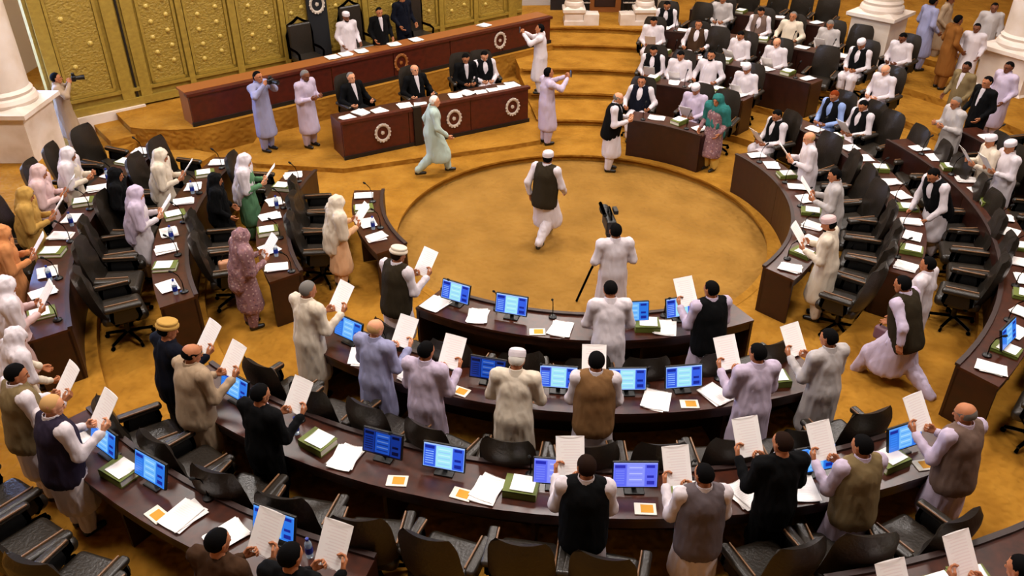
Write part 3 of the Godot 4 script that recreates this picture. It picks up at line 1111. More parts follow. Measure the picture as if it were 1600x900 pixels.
func folder(label: String, p: Vector3, turn: float, high := 0.07, wide := 0.25, long := 0.33, top := true) -> void:
	var t := thing("file_folder", label, "folder", p, turn, "green folders on the desks")
	var cover := start()
	box(cover, Vector3(0, 0.004, 0), Vector3(wide, 0.008, long))
	box(cover, Vector3(-wide / 2 + 0.004, high / 2, 0), Vector3(0.008, high, long))
	box(cover, Vector3(0, high - 0.004, 0), Vector3(wide, 0.008, long))
	obj("cover", cover.commit(), M.green, t)
	obj("pages", box_mesh(Vector3(wide - 0.02, high - 0.018, long - 0.015), Vector3(0.004, high / 2, 0)), M.page, t)
	if top:
		var o := obj("sheet", sheet_mesh(), paper_mat, t)
		o.transform = Transform3D(Basis(Vector3.UP, rng.randf_range(-0.1, 0.1)).scaled_local(Vector3(wide * 0.85, 0.5, long * 0.7)), Vector3(0.01, high + 0.002, 0.02))

func pad(label: String, p: Vector3, turn: float) -> void:
	var t := thing("notepad", label, "notepad", p, turn, "order papers with a yellow block")
	obj("sheet", rbox(Vector3(0.15, 0.012, 0.21), 0.004, 1, Vector3(0, 0.006, 0)), M.page, t)
	obj("yellow_block", box_mesh(Vector3(0.10, 0.002, 0.12), Vector3(0.0, 0.013, 0.015)), M.yellow, t)

func microphone(label: String, p: Vector3, turn: float) -> void:
	if not cache.has("mic"):
		var st := start()
		lathe(st, [Vector2(0.0, 0.0), Vector2(0.055, 0.0), Vector2(0.055, 0.02), Vector2(0.03, 0.035), Vector2(0.0, 0.036)], 10)
		cache["mic"] = st.commit()
		st = start()
		tube(st, [Vector3(0, 0.03, 0), Vector3(0, 0.16, 0.0), Vector3(0, 0.27, 0.03), Vector3(0, 0.34, 0.09)], 0.007, 5)
		cache["mic_neck"] = st.commit()
		st = start()
		lathe(st, [Vector2(0.0, 0.0), Vector2(0.014, 0.005), Vector2(0.018, 0.03), Vector2(0.014, 0.055), Vector2(0.0, 0.06)], 8, Transform3D(Basis(Vector3.RIGHT, 0.9), Vector3(0, 0.335, 0.085)))
		cache["mic_head"] = st.commit()
	var t := thing("microphone", label, "microphone", p, turn, "gooseneck microphones on the desks")
	obj("base", cache["mic"], M.plastic, t)
	obj("gooseneck", cache["mic_neck"], M.plastic, t)
	obj("windscreen", cache["mic_head"], M.foam, t)

func bottle(label: String, p: Vector3) -> void:
	var t := thing("water_bottle", label, "bottle", p, 0.0, "water bottles on the desks")
	if not cache.has("bottle"):
		var st := start()
		lathe(st, [Vector2(0.0, 0.0), Vector2(0.032, 0.002), Vector2(0.034, 0.02), Vector2(0.034, 0.15), Vector2(0.028, 0.175), Vector2(0.014, 0.20), Vector2(0.014, 0.215)], 12)
		cache["bottle"] = st.commit()
		st = start()
		lathe(st, [Vector2(0.0345, 0.055), Vector2(0.0355, 0.057), Vector2(0.0355, 0.123), Vector2(0.0345, 0.125)], 12)
		cache["bottle_label"] = st.commit()
		st = start()
		lathe(st, [Vector2(0.016, 0.205), Vector2(0.016, 0.228), Vector2(0.0, 0.23)], 10)
		cache["bottle_cap"] = st.commit()
	obj("bottle_body", cache["bottle"], M.clearblue, t)
	obj("wrapper", cache["bottle_label"], M.bluelabel, t)
	obj("screw_cap", cache["bottle_cap"], M.bluelabel, t)
# ---------------------------------------------------------------- the chamber
const RT := Vector2(0.78175, -0.62360)   # along the rostrum
const RN := Vector2(0.62360, 0.78175)    # from the rostrum towards the well
func ros(s: float, d: float, y := 0.0) -> Vector3:
	var p := RT * s + RN * d
	return Vector3(p.x, y, p.y)
func ros2(s: float, d: float) -> Vector2:
	return RT * s + RN * d

# a block in the rostrum's own directions
func ros_box(st: SurfaceTool, s0: float, s1: float, d0: float, d1: float, y0: float, y1: float) -> void:
	prism(st, PackedVector2Array([ros2(s0, d0), ros2(s1, d0), ros2(s1, d1), ros2(s0, d1)]), y0, y1)

func ros_mesh(s0: float, s1: float, d0: float, d1: float, y0: float, y1: float) -> ArrayMesh:
	var st := start()
	ros_box(st, s0, s1, d0, d1, y0, y1)
	return st.commit()

func make_materials() -> void:
	weave = noise_tex(0.02, 7, [], true, 6.0, 4, 256)
	var grain := noise_tex(0.35, 11, [Color(0.42, 0.42, 0.42), Color(0.60, 0.60, 0.60)], false, 4.0, 2, 256)
	var pile := noise_tex(0.30, 12, [], true, 5.0, 3, 256)
	# carpet: worn and trodden in soft patches, with a fine pile
	M.carpet = tri_mat(noise_tex(0.012, 21, [Color(0.53, 0.355, 0.105), Color(0.60, 0.415, 0.135), Color(0.655, 0.465, 0.17)], false, 4.0, 4, 1024), pile, 0.11, 0.95, 0.25, 0.2)
	M.carpet_well = tri_mat(noise_tex(0.010, 22, [Color(0.51, 0.365, 0.155), Color(0.565, 0.41, 0.18), Color(0.61, 0.45, 0.21)], false, 4.0, 4, 1024), pile, 0.09, 0.95, 0.25, 0.2)
	M.wood = tri_mat(noise_tex(0.02, 31, [Color(0.17, 0.070, 0.032), Color(0.23, 0.095, 0.042), Color(0.28, 0.12, 0.05)], false, 4.0, 5, 512), null, 0.7, 0.32)
	M.panel = tri_mat(noise_tex(0.018, 32, [Color(0.125, 0.045, 0.022), Color(0.17, 0.06, 0.028), Color(0.20, 0.075, 0.034)], false, 4.0, 5, 512), null, 0.8, 0.42)
	M.rostrum = tri_mat(noise_tex(0.018, 33, [Color(0.21, 0.055, 0.028), Color(0.29, 0.08, 0.036), Color(0.33, 0.10, 0.045)], false, 4.0, 5, 512), null, 0.8, 0.42)
	M.wood_edge = mat(Color(0.15, 0.058, 0.03), 0.48)
	M.wood_dark = mat(Color(0.055, 0.026, 0.018), 0.5)
	M.tan_wood = mat(Color(0.55, 0.32, 0.12), 0.5)
	var gold_t := noise_tex(0.035, 41, [Color(0.50, 0.40, 0.13), Color(0.58, 0.47, 0.165), Color(0.65, 0.54, 0.21)], false, 4.0, 4, 512)
	var relief := noise_tex(0.05, 42, [], true, 14.0, 2, 512, FastNoiseLite.TYPE_CELLULAR)
	M.gold = tri_mat(gold_t, relief, 0.75, 0.55, 0.55)
	M.gold_plain = tri_mat(gold_t, null, 0.5, 0.5)
	M.gold_boss = mat(Color(0.74, 0.63, 0.30), 0.35, 0.6)
	M.marble = tri_mat(noise_tex(0.008, 51, [Color(0.80, 0.73, 0.66), Color(0.86, 0.80, 0.75), Color(0.89, 0.85, 0.82)], false, 4.0, 5, 512), null, 0.4, 0.4)
	M.plaster = mat(Color(0.72, 0.64, 0.54), 0.9)
	M.leather = StandardMaterial3D.new()
	M.leather.albedo_color = Color(0.145, 0.12, 0.092)
	M.leather.roughness = 0.36
	M.leather.normal_enabled = true
	M.leather.normal_texture = noise_tex(0.06, 61, [], true, 5.0, 3, 256)
	M.leather.normal_scale = 0.18
	M.leather.uv1_triplanar = true
	M.leather.uv1_scale = Vector3.ONE * 1.5
	M.plastic = mat(Color(0.028, 0.026, 0.026), 0.42)
	M.armpad = mat(Color(0.46, 0.32, 0.20), 0.35)
	M.foam = mat(Color(0.02, 0.02, 0.02), 0.95)
	M.green = mat(Color(0.36, 0.40, 0.12), 0.6)
	M.page = mat(Color(0.88, 0.86, 0.80), 0.85)
	M.yellow = mat(Color(0.80, 0.56, 0.14), 0.8)
	M.bluelabel = mat(Color(0.05, 0.16, 0.55), 0.4)
	M.clearblue = StandardMaterial3D.new()
	M.clearblue.albedo_color = Color(0.75, 0.86, 0.95, 0.35)
	M.clearblue.transparency = BaseMaterial3D.TRANSPARENCY_ALPHA
	M.clearblue.roughness = 0.08
	M.silver = mat(Color(0.74, 0.68, 0.62), 0.45, 0.5)
	M.iron = mat(Color(0.02, 0.02, 0.025), 0.45)
	# printed sheet: faint lines of type
	var im := Image.create(64, 90, false, Image.FORMAT_RGB8)
	im.fill(Color(0.95, 0.93, 0.92))
	for k in 12:
		im.fill_rect(Rect2i(10, 12 + k * 6, 44 - (k * 7) % 13, 2), Color(0.91, 0.87, 0.86))
	paper_mat = StandardMaterial3D.new()
	paper_mat.albedo_texture = ImageTexture.create_from_image(im)
	paper_mat.roughness = 0.9
	# printed shawl and tunic: a scatter of small blossoms on mauve
	var fl := Image.create(256, 256, false, Image.FORMAT_RGB8)
	fl.fill(Color(0.50, 0.36, 0.38))
	var g := RandomNumberGenerator.new()
	g.seed = 5
	for k in 160:
		var p := Vector2i(g.randi_range(0, 250), g.randi_range(0, 250))
		var c: Color = [Color(0.72, 0.58, 0.56), Color(0.28, 0.15, 0.20), Color(0.60, 0.40, 0.34), Color(0.78, 0.68, 0.64)][k % 4]
		for dx in range(-7, 8):
			for dy in range(-7, 8):
				if dx * dx + dy * dy < 14 + 10 * absi((dx * dy) % 3):
					fl.set_pixel((p.x + dx + 256) % 256, (p.y + dy + 256) % 256, c)
	floral = StandardMaterial3D.new()
	floral.albedo_texture = ImageTexture.create_from_image(fl)
	floral.roughness = 0.9
	floral.uv1_triplanar = true
	floral.uv1_scale = Vector3.ONE * 1.6

const SECTORS := [[-112.0, -100.0, [[8.0, 8.0], [9.7, 9.7]]], [-100.0, -45.0, [[4.6, 5.2], [6.0, 6.72], [7.35, 8.22], [9.0, 9.95]]], [-45.0, 34.0, [[5.5, 5.5], [7.17, 7.17], [8.58, 8.58], [10.4, 10.4]]], [34.0, 106.0, [[4.98, 4.98], [6.75, 5.9], [8.2, 7.2], [9.8, 9.3]]], [106.0, 128.0, [[4.98, 4.98], [6.85, 6.85], [8.42, 8.42], [9.9, 9.9]]], [128.0, 164.5, [[5.38, 5.38], [7.02, 7.02], [8.66, 8.66], [10.3, 10.3], [11.9, 11.9]]]]

func build_floor() -> void:
	var st := start()
	box(st, Vector3(2, -0.15, -12), Vector3(36, 0.30, 36))
	struct("floor", st.commit(), M.carpet_well)
	struct("floor", arc_mesh(3.34, 24.0, 0.0, 360.0, 0.0, 0.15, 4.0), M.carpet)
	struct("trim", arc_mesh(3.27, 3.40, 0.0, 360.0, 0.118, 0.156, 3.0), M.carpet)
	for sct in SECTORS:
		for k in sct[2].size():
			var y: float = 0.15 + 0.15 * k
			struct("floor", arc_mesh(sct[2][k][0], 24.0, sct[0], sct[1], y, y + 0.15, 2.5, sct[2][k][1] - sct[2][k][0]), M.carpet)
	# the broad carpeted stairs beside the rostrum
	var k := 0
	for r in [5.0, 6.4, 7.8, 9.4, 10.6]:
		var y: float = 0.15 + 0.15 * k
		struct("floor", arc_mesh(r, 13.0, 164.5, 187.5, y, y + 0.15), M.carpet)
		struct("trim", arc_mesh(r - 0.07, r + 0.05, 164.5, 187.0, y + 0.112, y + 0.158), M.carpet)
		k += 1
	# the clerks' platform and the speaker's dais with its steps
	st = start()
	prism(st, PackedVector2Array([Vector2(-5.6, -16.2), Vector2(-5.28, -16.0), Vector2(-3.42, -15.74), Vector2(-1.94, -16.28), Vector2(0.0, -16.98), Vector2(0.62, -17.25), Vector2(0.62, -21.5), Vector2(-5.6, -19.0)]), 0.10, 0.25)
	struct("floor", st.commit(), M.carpet)
	st = start()
	prism(st, PackedVector2Array([ros2(4.22, -19.3), ros2(4.18, -18.06), ros2(4.36, -17.78), ros2(4.62, -17.53), ros2(4.88, -17.32), ros2(5.17, -17.16), ros2(5.5, -17.10), ros2(15.3, -17.10), ros2(15.3, -19.3)]), 0.0, 0.75)
	struct("floor", st.commit(), M.carpet)
	st = start()
	prism(st, PackedVector2Array([ros2(4.20, -19.3), ros2(4.17, -18.05), ros2(4.36, -17.77), ros2(4.62, -17.52), ros2(4.88, -17.31), ros2(5.17, -17.15), ros2(5.5, -17.09), ros2(15.3, -17.09), ros2(15.3, -19.3)]), 0.75, 0.756)
	struct("floor", st.commit(), M.carpet)
	for q in [[3.70, 0.60], [3.30, 0.42]]:
		struct("floor", ros_mesh(q[0], 4.22, -19.3, -17.95, 0.0, q[1]), M.carpet)

func build_shell() -> void:
	# gold panelled wall behind the rostrum
	struct("wall_gold", ros_mesh(3.05, 15.75, -19.60, -19.28, 0.0, 10.6), M.gold_plain)
	var wall: Node3D = get_node("wall_gold")
	obj("plinth", ros_mesh(3.10, 15.7, -19.30, -19.17, 0.80, 0.96), M.gold_plain, wall)
	obj("base_moulding", ros_mesh(3.15, 15.7, -19.30, -19.20, 1.10, 1.17), M.gold_plain, wall)
	obj("skirting", ros_mesh(3.10, 4.85, -19.30, -19.10, 0.30, 0.80), M.marble, wall)
	var panels := [[3.38, 4.36], [5.14, 5.93], [6.12, 7.08], [7.30, 8.28], [8.46, 9.08], [9.55, 10.5], [10.7, 11.65], [11.85, 12.8], [13.0, 13.95], [14.15, 15.1]]
	var pilasters := [[3.12, 3.36], [4.44, 4.70], [4.84, 5.08], [5.96, 6.09], [7.11, 7.27], [8.31, 8.43], [9.11, 9.2], [10.53, 10.67], [11.68, 11.82], [12.83, 12.97], [13.98, 14.12], [15.2, 15.5]]
	for p in pilasters:
		obj("pilaster", ros_mesh(p[0], p[1], -19.30, -19.19, 0.96, 6.0), M.gold_plain, wall)
	obj("seam", ros_mesh(4.745, 4.785, -19.30, -19.23, 0.96, 6.0), M.wood_dark, wall)
	var boss := start()
	lathe(boss, [Vector2(0.055, 0.0), Vector2(0.05, 0.02), Vector2(0.035, 0.028), Vector2(0.028, 0.042), Vector2(0.0, 0.05)], 8)
	var boss_m := boss.commit()
	var face_b := Basis(Vector3(-RT.x, 0, -RT.y), Vector3(RN.x, 0, RN.y), Vector3.UP)
	for p in panels:
		var field := obj("wall_panel", ros_mesh(p[0] + 0.07, p[1] - 0.07, -19.30, -19.255, 1.24, 6.0), M.gold, wall)
		var fr := start()
		for q in [[p[0], p[0] + 0.06], [p[1] - 0.06, p[1]]]:
			ros_box(fr, q[0], q[1], -19.30, -19.22, 1.18, 6.0)
		ros_box(fr, p[0], p[1], -19.30, -19.22, 1.18, 1.24)
		obj("panel_frame", fr.commit(), M.gold_plain, wall)
		var mid: float = (p[0] + p[1]) / 2
		var gap: float = (p[1] - p[0]) * 0.22
		for j in 7:
			for e in [-1.0, 1.0]:
				if p[0] < 4.0 and (j < 1 or (j + int(e)) % 3 != 0):
					continue
				var o := obj("boss", boss_m, M.gold_boss, field)
				o.transform = Transform3D(face_b, ros(mid + e * gap + 0.03 * (j % 2), -19.258, 1.50 + j * 0.33 + (0.10 if e > 0 else 0.0)))
	# the rest of the room
	struct("wall_far", box_mesh(Vector3(36, 11.2, 0.4), Vector3(2, 5.3, -28.2)), M.plaster)
	struct("wall_near", box_mesh(Vector3(36, 11.2, 0.4), Vector3(2, 5.3, 5.2)), M.plaster)
	struct("wall_right", box_mesh(Vector3(0.4, 11.2, 34), Vector3(18.2, 5.3, -11.5)), M.plaster)
	var st := start()
	# the wall on the women's side has one tall window
	box(st, Vector3(-13.2, 5.3, -24.5), Vector3(0.4, 11.2, 8.0))
	box(st, Vector3(-13.2, 5.3, -5.0), Vector3(0.4, 11.2, 21.0))
	box(st, Vector3(-13.2, 0.6, -18.0), Vector3(0.4, 1.8, 5.0))
	box(st, Vector3(-13.2, 8.7, -18.0), Vector3(0.4, 4.4, 5.0))
	struct("wall_left", st.commit(), M.plaster)
	struct("ceiling", box_mesh(Vector3(36, 0.4, 34), Vector3(2, 10.9, -11.5)), M.plaster)
	var w := thing("window_1", "tall daylight window in the side wall", "window", Vector3(-13.2, 0, -18.0))
	w.set_meta("kind", "structure")
	st = start()
	for zz in [-2.45, -0.8, 0.8, 2.45]:
		box(st, Vector3(0, 4.0, zz), Vector3(0.12, 5.0, 0.1))
	for yy in [1.55, 3.2, 4.8, 6.45]:
		box(st, Vector3(0, yy, 0), Vector3(0.12, 0.1, 5.0))
	obj("window_frame", st.commit(), M.marble, w)
	var glass := StandardMaterial3D.new()
	glass.albedo_color = Color(0.9, 0.95, 1.0, 0.12)
	glass.transparency = BaseMaterial3D.TRANSPARENCY_ALPHA
	glass.roughness = 0.05
	for a in 3:
		for b in 3:
			obj("pane", box_mesh(Vector3(0.012, 1.55, 1.55), Vector3(0, 2.375 + b * 1.62, -1.625 + a * 1.625)), glass, w)

func column(label: String, x: float, z: float, y: float, turn: float, half: float, ped: float, cap_y: float) -> void:
	var t := thing("marble_column", label, "column", Vector3(x, y, z), turn, "marble columns of the chamber")
	var st := start()
	lathe(st, [Vector2(half * 1.414 * 1.08, 0.0), Vector2(half * 1.414 * 1.08, 0.16), Vector2(half * 1.414, 0.20), Vector2(half * 1.414, ped)], 4, Transform3D(Basis(Vector3.UP, PI / 4), Vector3.ZERO))
	obj("pedestal", flat(st), M.marble, t)
	st = start()
	lathe(st, [Vector2(half * 1.414, ped), Vector2(half * 1.414 * 1.22, ped + 0.06), Vector2(half * 1.414 * 1.22, ped + 0.14), Vector2(half * 1.3, ped + 0.17), Vector2(half * 1.05, ped + 0.20)], 4, Transform3D(Basis(Vector3.UP, PI / 4), Vector3.ZERO))
	obj("pedestal_cap", flat(st), M.marble, t)
	st = start()
	var r := half * 0.86
	lathe(st, [Vector2(r * 1.16, ped + 0.17), Vector2(r * 1.22, ped + 0.24), Vector2(r * 1.16, ped + 0.31), Vector2(r * 1.05, ped + 0.34), Vector2(r * 1.10, ped + 0.40), Vector2(r, ped + 0.46), Vector2(r * 0.88, cap_y)], 24)
	obj("shaft", st.commit(), M.marble, t)

func flat(st: SurfaceTool) -> ArrayMesh:
	# hard edges for four-sided work
	st.deindex()
	var m := st.commit()
	var a := m.surface_get_arrays(0)
	var v: PackedVector3Array = a[Mesh.ARRAY_VERTEX]
	var n := PackedVector3Array()
	var old: PackedVector3Array = a[Mesh.ARRAY_NORMAL]
	for i in range(0, v.size(), 3):
		var f := (v[i + 2] - v[i]).cross(v[i + 1] - v[i]).normalized()
		var mean := old[i] + old[i + 1] + old[i + 2]
		if f.dot(mean) < 0:
			f = -f
		for k in 3:
			n.append(f)
	var ix := PackedInt32Array(range(v.size()))
	return commit(v, n, ix)

func emblem(at: Transform3D, r: float, m: Material, parent: Node3D) -> void:
	# a leafy ring round a small star
	var st := start()
	var prof := []
	for k in 9:
		var a := TAU * k / 8
		prof.append(Vector2(r + r * 0.20 * cos(a), 0.012 + 0.022 * sin(a)))
	lathe(st, prof, 24, at, 1.0, 1.15)
	for k in 16:
		var a := TAU * k / 16
		lathe(st, [Vector2(0.0, -0.03), Vector2(0.022, 0.0), Vector2(0.0, 0.035)], 5, at * Transform3D(Basis.IDENTITY, Vector3(cos(a) * r * 1.14, 0.02, sin(a) * r * 1.30)))
	var o := obj("emblem", st.commit(), m, parent)
	st = start()
	lathe(st, [Vector2(r * 0.30, 0.0), Vector2(r * 0.30, 0.02), Vector2(0.0, 0.03)], 5, at)
	obj("star", st.commit(), m, o)

func clerk_block(s0: float, s1: float, d0: float, d1: float, y0: float, y1: float) -> ArrayMesh:
	var a := Vector2(-3.45, -16.17)
	var u := (Vector2(0.37, -18.35) - a).normalized()
	var back := Vector2(u.y, -u.x)
	var st := start()
	prism(st, PackedVector2Array([a + u * s0 + back * d0, a + u * s1 + back * d0, a + u * s1 + back * d1, a + u * s0 + back * d1]), y0, y1)
	return st.commit()

func build_rostrum() -> void:
	# the clerks' bench
	var a := Vector2(-3.45, -16.17)
	var b := Vector2(0.37, -18.35)
	var u := (b - a).normalized()
	var back := Vector2(u.y, -u.x)
	var run := a.distance_to(b)
	var face_b := Basis(Vector3(-u.x, 0, -u.y), Vector3(-back.x, 0, -back.y), Vector3.UP)
	var t := thing("clerk_desk", "long red-brown clerks' desk with wreath emblems below the speaker's desk", "desk")
	for k in 3:
		obj("front_panel", clerk_block(run * k / 3 + 0.008, run * (k + 1) / 3 - 0.008, 0.0, 0.05, 0.25, 1.02), M.rostrum, t)
	obj("rail", clerk_block(-0.03, run + 0.03, -0.03, 0.10, 1.02, 1.08), M.rostrum, t)
	obj("plinth", clerk_block(-0.02, run + 0.02, -0.025, 0.03, 0.25, 0.33), M.wood_dark, t)
	obj("worktop", clerk_block(0.0, run, 0.10, 0.68, 0.98, 1.02), M.wood, t)
	for s in [[0.0, 0.05], [run - 0.05, run]]:
		obj("end_panel", clerk_block(s[0], s[1], 0.05, 0.68, 0.25, 0.98), M.rostrum, t)
	obj("post", clerk_block(run / 3 + 0.10, run / 3 + 0.28, -0.05, 0.05, 0.25, 1.10), M.wood_dark, t)
	for s in [0.86, 2.52, 3.98]:
		var p: Vector2 = a + u * s
		emblem(Transform3D(face_b, Vector3(p.x, 0.68, p.y)), 0.15, M.silver, t)
	# the speaker's bench on the dais
	var q := thing("speaker_desk", "long raised red-brown speaker's desk in front of the gold wall", "desk")
	for k in 6:
		obj("front_panel", ros_mesh(5.23 + k * 1.64 + 0.01, 5.23 + (k + 1) * 1.64 - 0.01, -17.30, -17.24, 0.756, 1.40), M.rostrum, q)
	obj("plinth", ros_mesh(5.21, 15.09, -17.27, -17.21, 0.756, 0.84), M.wood_dark, q)
	obj("rail", ros_mesh(5.19, 15.11, -17.36, -17.20, 1.40, 1.46), M.rostrum, q)
	obj("worktop", ros_mesh(5.2, 15.1, -17.82, -17.35, 1.42, 1.47), M.tan_wood, q)
	for s in [[5.23, 5.29], [15.0, 15.07]]:
		obj("end_panel", ros_mesh(s[0], s[1], -17.80, -17.30, 0.756, 1.42), M.tan_wood, q)
	var fb := Basis(Vector3(-RT.x, 0, -RT.y), Vector3(RN.x, 0, RN.y), Vector3.UP)
	for s in [10.35, 13.35]:
		emblem(Transform3D(fb, ros(s, -17.24, 1.13)), 0.16, M.silver if s > 12 else M.tan_wood, q)
	# dark banner with a wreath hanging on the wall, and the tall state chairs
	var bn := thing("wall_banner", "dark hanging banner with a pale wreath on the gold wall", "banner")
	obj("cloth", ros_mesh(9.0, 9.52, -19.19, -19.13, 0.95, 3.4), mat(Color(0.03, 0.03, 0.05), 0.8), bn)
	emblem(Transform3D(fb, ros(9.26, -19.13, 2.30)), 0.17, M.silver, bn)
	state_chair("tall dark carved state chair left empty beside the dark wall banner", 8.62, -18.62, 1.25)
	state_chair("tall dark carved state chair behind the speaker's white tunic", 10.05, -18.72, 1.42)
	state_chair("tall dark carved state chair at the end nearer the stairs", 11.75, -18.62, 1.62)

func state_chair(label: String, s: float, d: float, h: float) -> void:
	var t := thing("state_chair", label, "chair", ros(s, d, 0.756), atan2(RN.x, RN.y), "tall chairs on the dais")
	obj("seat", rbox(Vector3(0.62, 0.14, 0.56), 0.05, 3, Vector3(0, 0.47, 0.02)), M.leather, t)
	var st := start()
	for e in [-1.0, 1.0]:
		for zz in [-0.22, 0.26]:
			st = start()
			tube(st, [Vector3(0.27 * e, 0.0, zz), Vector3(0.26 * e, 0.2, zz), Vector3(0.27 * e, 0.41, zz)], 0.035, 6)
			obj("leg", st.commit(), M.wood_dark, t)
	obj("backrest", rbox(Vector3(0.58, h - 0.50, 0.10), 0.045, 4, Vector3(0, 0.5 + (h - 0.5) / 2, -0.27)), M.leather, t)
	st = start()
	tube(st, [Vector3(-0.31, 0.45, -0.29), Vector3(-0.32, h * 0.8, -0.30), Vector3(-0.27, h * 0.98, -0.30), Vector3(-0.12, h + 0.04, -0.30), Vector3(0, h + 0.12, -0.30), Vector3(0.12, h + 0.04, -0.30), Vector3(0.27, h * 0.98, -0.30), Vector3(0.32, h * 0.8, -0.30), Vector3(0.31, 0.45, -0.29)], 0.035, 6)
	obj("back_frame", st.commit(), M.wood_edge, t)
	for e in [-1.0, 1.0]:
		st = start()
		tube(st, [Vector3(0.30 * e, 0.45, 0.22), Vector3(0.32 * e, 0.66, 0.24), Vector3(0.32 * e, 0.70, 0.10), Vector3(0.31 * e, 0.70, -0.26)], 0.032, 6)
		obj("armrest", st.commit(), M.wood_edge, t)
# ---------------------------------------------------------------- rows of desks, chairs and what lies on them
const BLOCK := {"B": "near block", "L": "women's block", "R": "opposite block", "T": "far block", "E": "near block's far half"}
# block, row, radius at a0, radius at a1, depth, a0, a1, floor
const ROWS := [
	["B", 0, 3.95, 3.95, 0.60, -34.0, 26.5, 0.15], ["B", 1, 5.55, 5.55, 0.61, -39.0, 24.5, 0.30], ["B", 2, 7.22, 7.22, 0.62, -41.5, 26.5, 0.45], ["B", 3, 8.62, 8.74, 0.56, -42.0, -16.0, 0.60],
	["L", 0, 3.45, 3.48, 0.52, -89.0, -55.0, 0.15], ["L", 1, 4.72, 5.22, 0.50, -95.0, -54.0, 0.30], ["L", 2, 6.10, 6.70, 0.50, -96.0, -54.0, 0.45], ["L", 3, 7.48, 8.25, 0.50, -96.0, -53.5, 0.60],
	["R", 0, 3.66, 3.36, 0.52, 43.0, 116.0, 0.15], ["R", 1, 5.02, 5.02, 0.52, 54.0, 122.0, 0.30], ["R", 2, 6.78, 5.98, 0.52, 36.5, 104.0, 0.45], ["R", 3, 8.24, 7.28, 0.52, 40.0, 103.0, 0.60],
	["T", 0, 3.46, 3.46, 0.60, 133.0, 160.0, 0.15], ["T", 1, 5.42, 5.42, 0.52, 137.0, 163.0, 0.30], ["T", 2, 7.06, 7.06, 0.52, 131.0, 163.5, 0.45], ["T", 3, 8.72, 8.72, 0.52, 132.0, 163.5, 0.60], ["T", 4, 10.5, 10.5, 0.55, 141.0, 160.0, 0.75], ["E", 3, 8.75, 8.75, 0.56, 9.5, 27.0, 0.60]]

func row_name(b: String, row: int) -> String:
	return "%s row of the %s" % [COUNT_WORDS[row], BLOCK[b]]

func near_person(p: Vector3, gap: float) -> bool:
	for id in persons:
		var q: Vector3 = persons[id].node.position
		if Vector2(q.x - p.x, q.z - p.z).length() < gap:
			return true
	return false

func paper_label(who: String) -> String:
	var w := who.split(" ")
	var cut := "white sheet held by the " + " ".join(w.slice(0, mini(w.size(), 11)))
	return cut.trim_suffix(",")

func seat_under(n: Node3D, who: String) -> void:
	var w := who.split(" ")
	var lab := "black chair occupied by the " + " ".join(w.slice(0, mini(w.size(), 11)))
	chair_at(lab.trim_suffix(","), n.position + Basis(Vector3.UP, n.rotation.y) * Vector3(0, 0, 0.05), n.rotation.y)

func rad_at(q: Array, deg: float) -> float:
	return lerpf(q[2], q[3], (deg - q[5]) / (q[6] - q[5]))

func build_rows() -> void:
	for q in ROWS:
		desk_row("dark red-brown curved desk, " + row_name(q[0], q[1]), q[2], q[4], q[5], q[6], q[7], q[3] - q[2])
	# chairs behind every desk where nobody's own chair stands
	for q in ROWS:
		var back: float = 0.60
		if q[0] == "L" and q[1] > 0 or q[0] == "R" and q[1] > 1:
			back = 0.46
		elif q[0] == "B" and q[1] == 2:
			back = 0.42
		var r: float = q[2] + q[4] + back
		var step := rad_to_deg((0.74 if q[0] == "B" else 0.68) / r)
		var k := 0
		var a: float = q[5] + step * 0.6
		while a < q[6] - step * 0.4:
			var rr: float = rad_at(q, a) + q[4] + back + rng.randf_range(-0.05, 0.06)
			var p := pol(rr, a, q[7])
			if not near_person(p, 0.31 if q[0] != "T" else 0.60) and not_blocked(p):
				chair("black leather chair, %s along the %s" % [COUNT_WORDS[k], row_name(q[0], q[1])], rr, a, q[7], rng.randf_range(-15, 15))
			k += 1
			a += step
	# the clutter on the three farther blocks: papers, folders, microphones
	for q in ROWS:
		if q[0] == "B" or q[0] == "E":
			continue
		var r: float = q[2] + q[4] * 0.5
		var step := rad_to_deg(0.50 / r)
		var k := 0
		var a: float = q[5] + step * 0.5
		while a < q[6] - step * 0.3:
			var rr := rad_at(q, a)
			var p := pol(rr + q[4] * 0.62, a, q[7] + 0.771)
			var side := pol(rr + q[4] * 0.55, a + step * 0.42, q[7] + 0.771)
			var nm := "%s place of the %s" % [COUNT_WORDS[k], row_name(q[0], q[1])]
			var turn := desk_turn(p, rng.randf_range(-20, 20))
			match k % 3:
				0:
					papers("loose white papers, " + nm, p, turn, 0.22, 0.30, 3)
				1:
					folder("green folder with white pages, " + nm, p, turn, rng.randf_range(0.04, 0.08), 0.24, 0.32)
				2:
					papers("spread white papers, " + nm, p, turn, 0.30, 0.24, 2)
			if k % 2 == 0:
				microphone("black microphone, " + nm, pol(rr + 0.17, a + step * 0.45, q[7] + 0.771), desk_turn(p))
			if k % 3 == 2 and q[0] == "L":
				bottle("water bottle, " + nm, side)
			k += 1
			a += step

func not_blocked(p: Vector3) -> bool:
	for c in [Vector2(9.1, -21.3), Vector2(11.5, -19.4)]:
		if Vector2(p.x, p.z).distance_to(c) < 0.95:
			return false
	return true

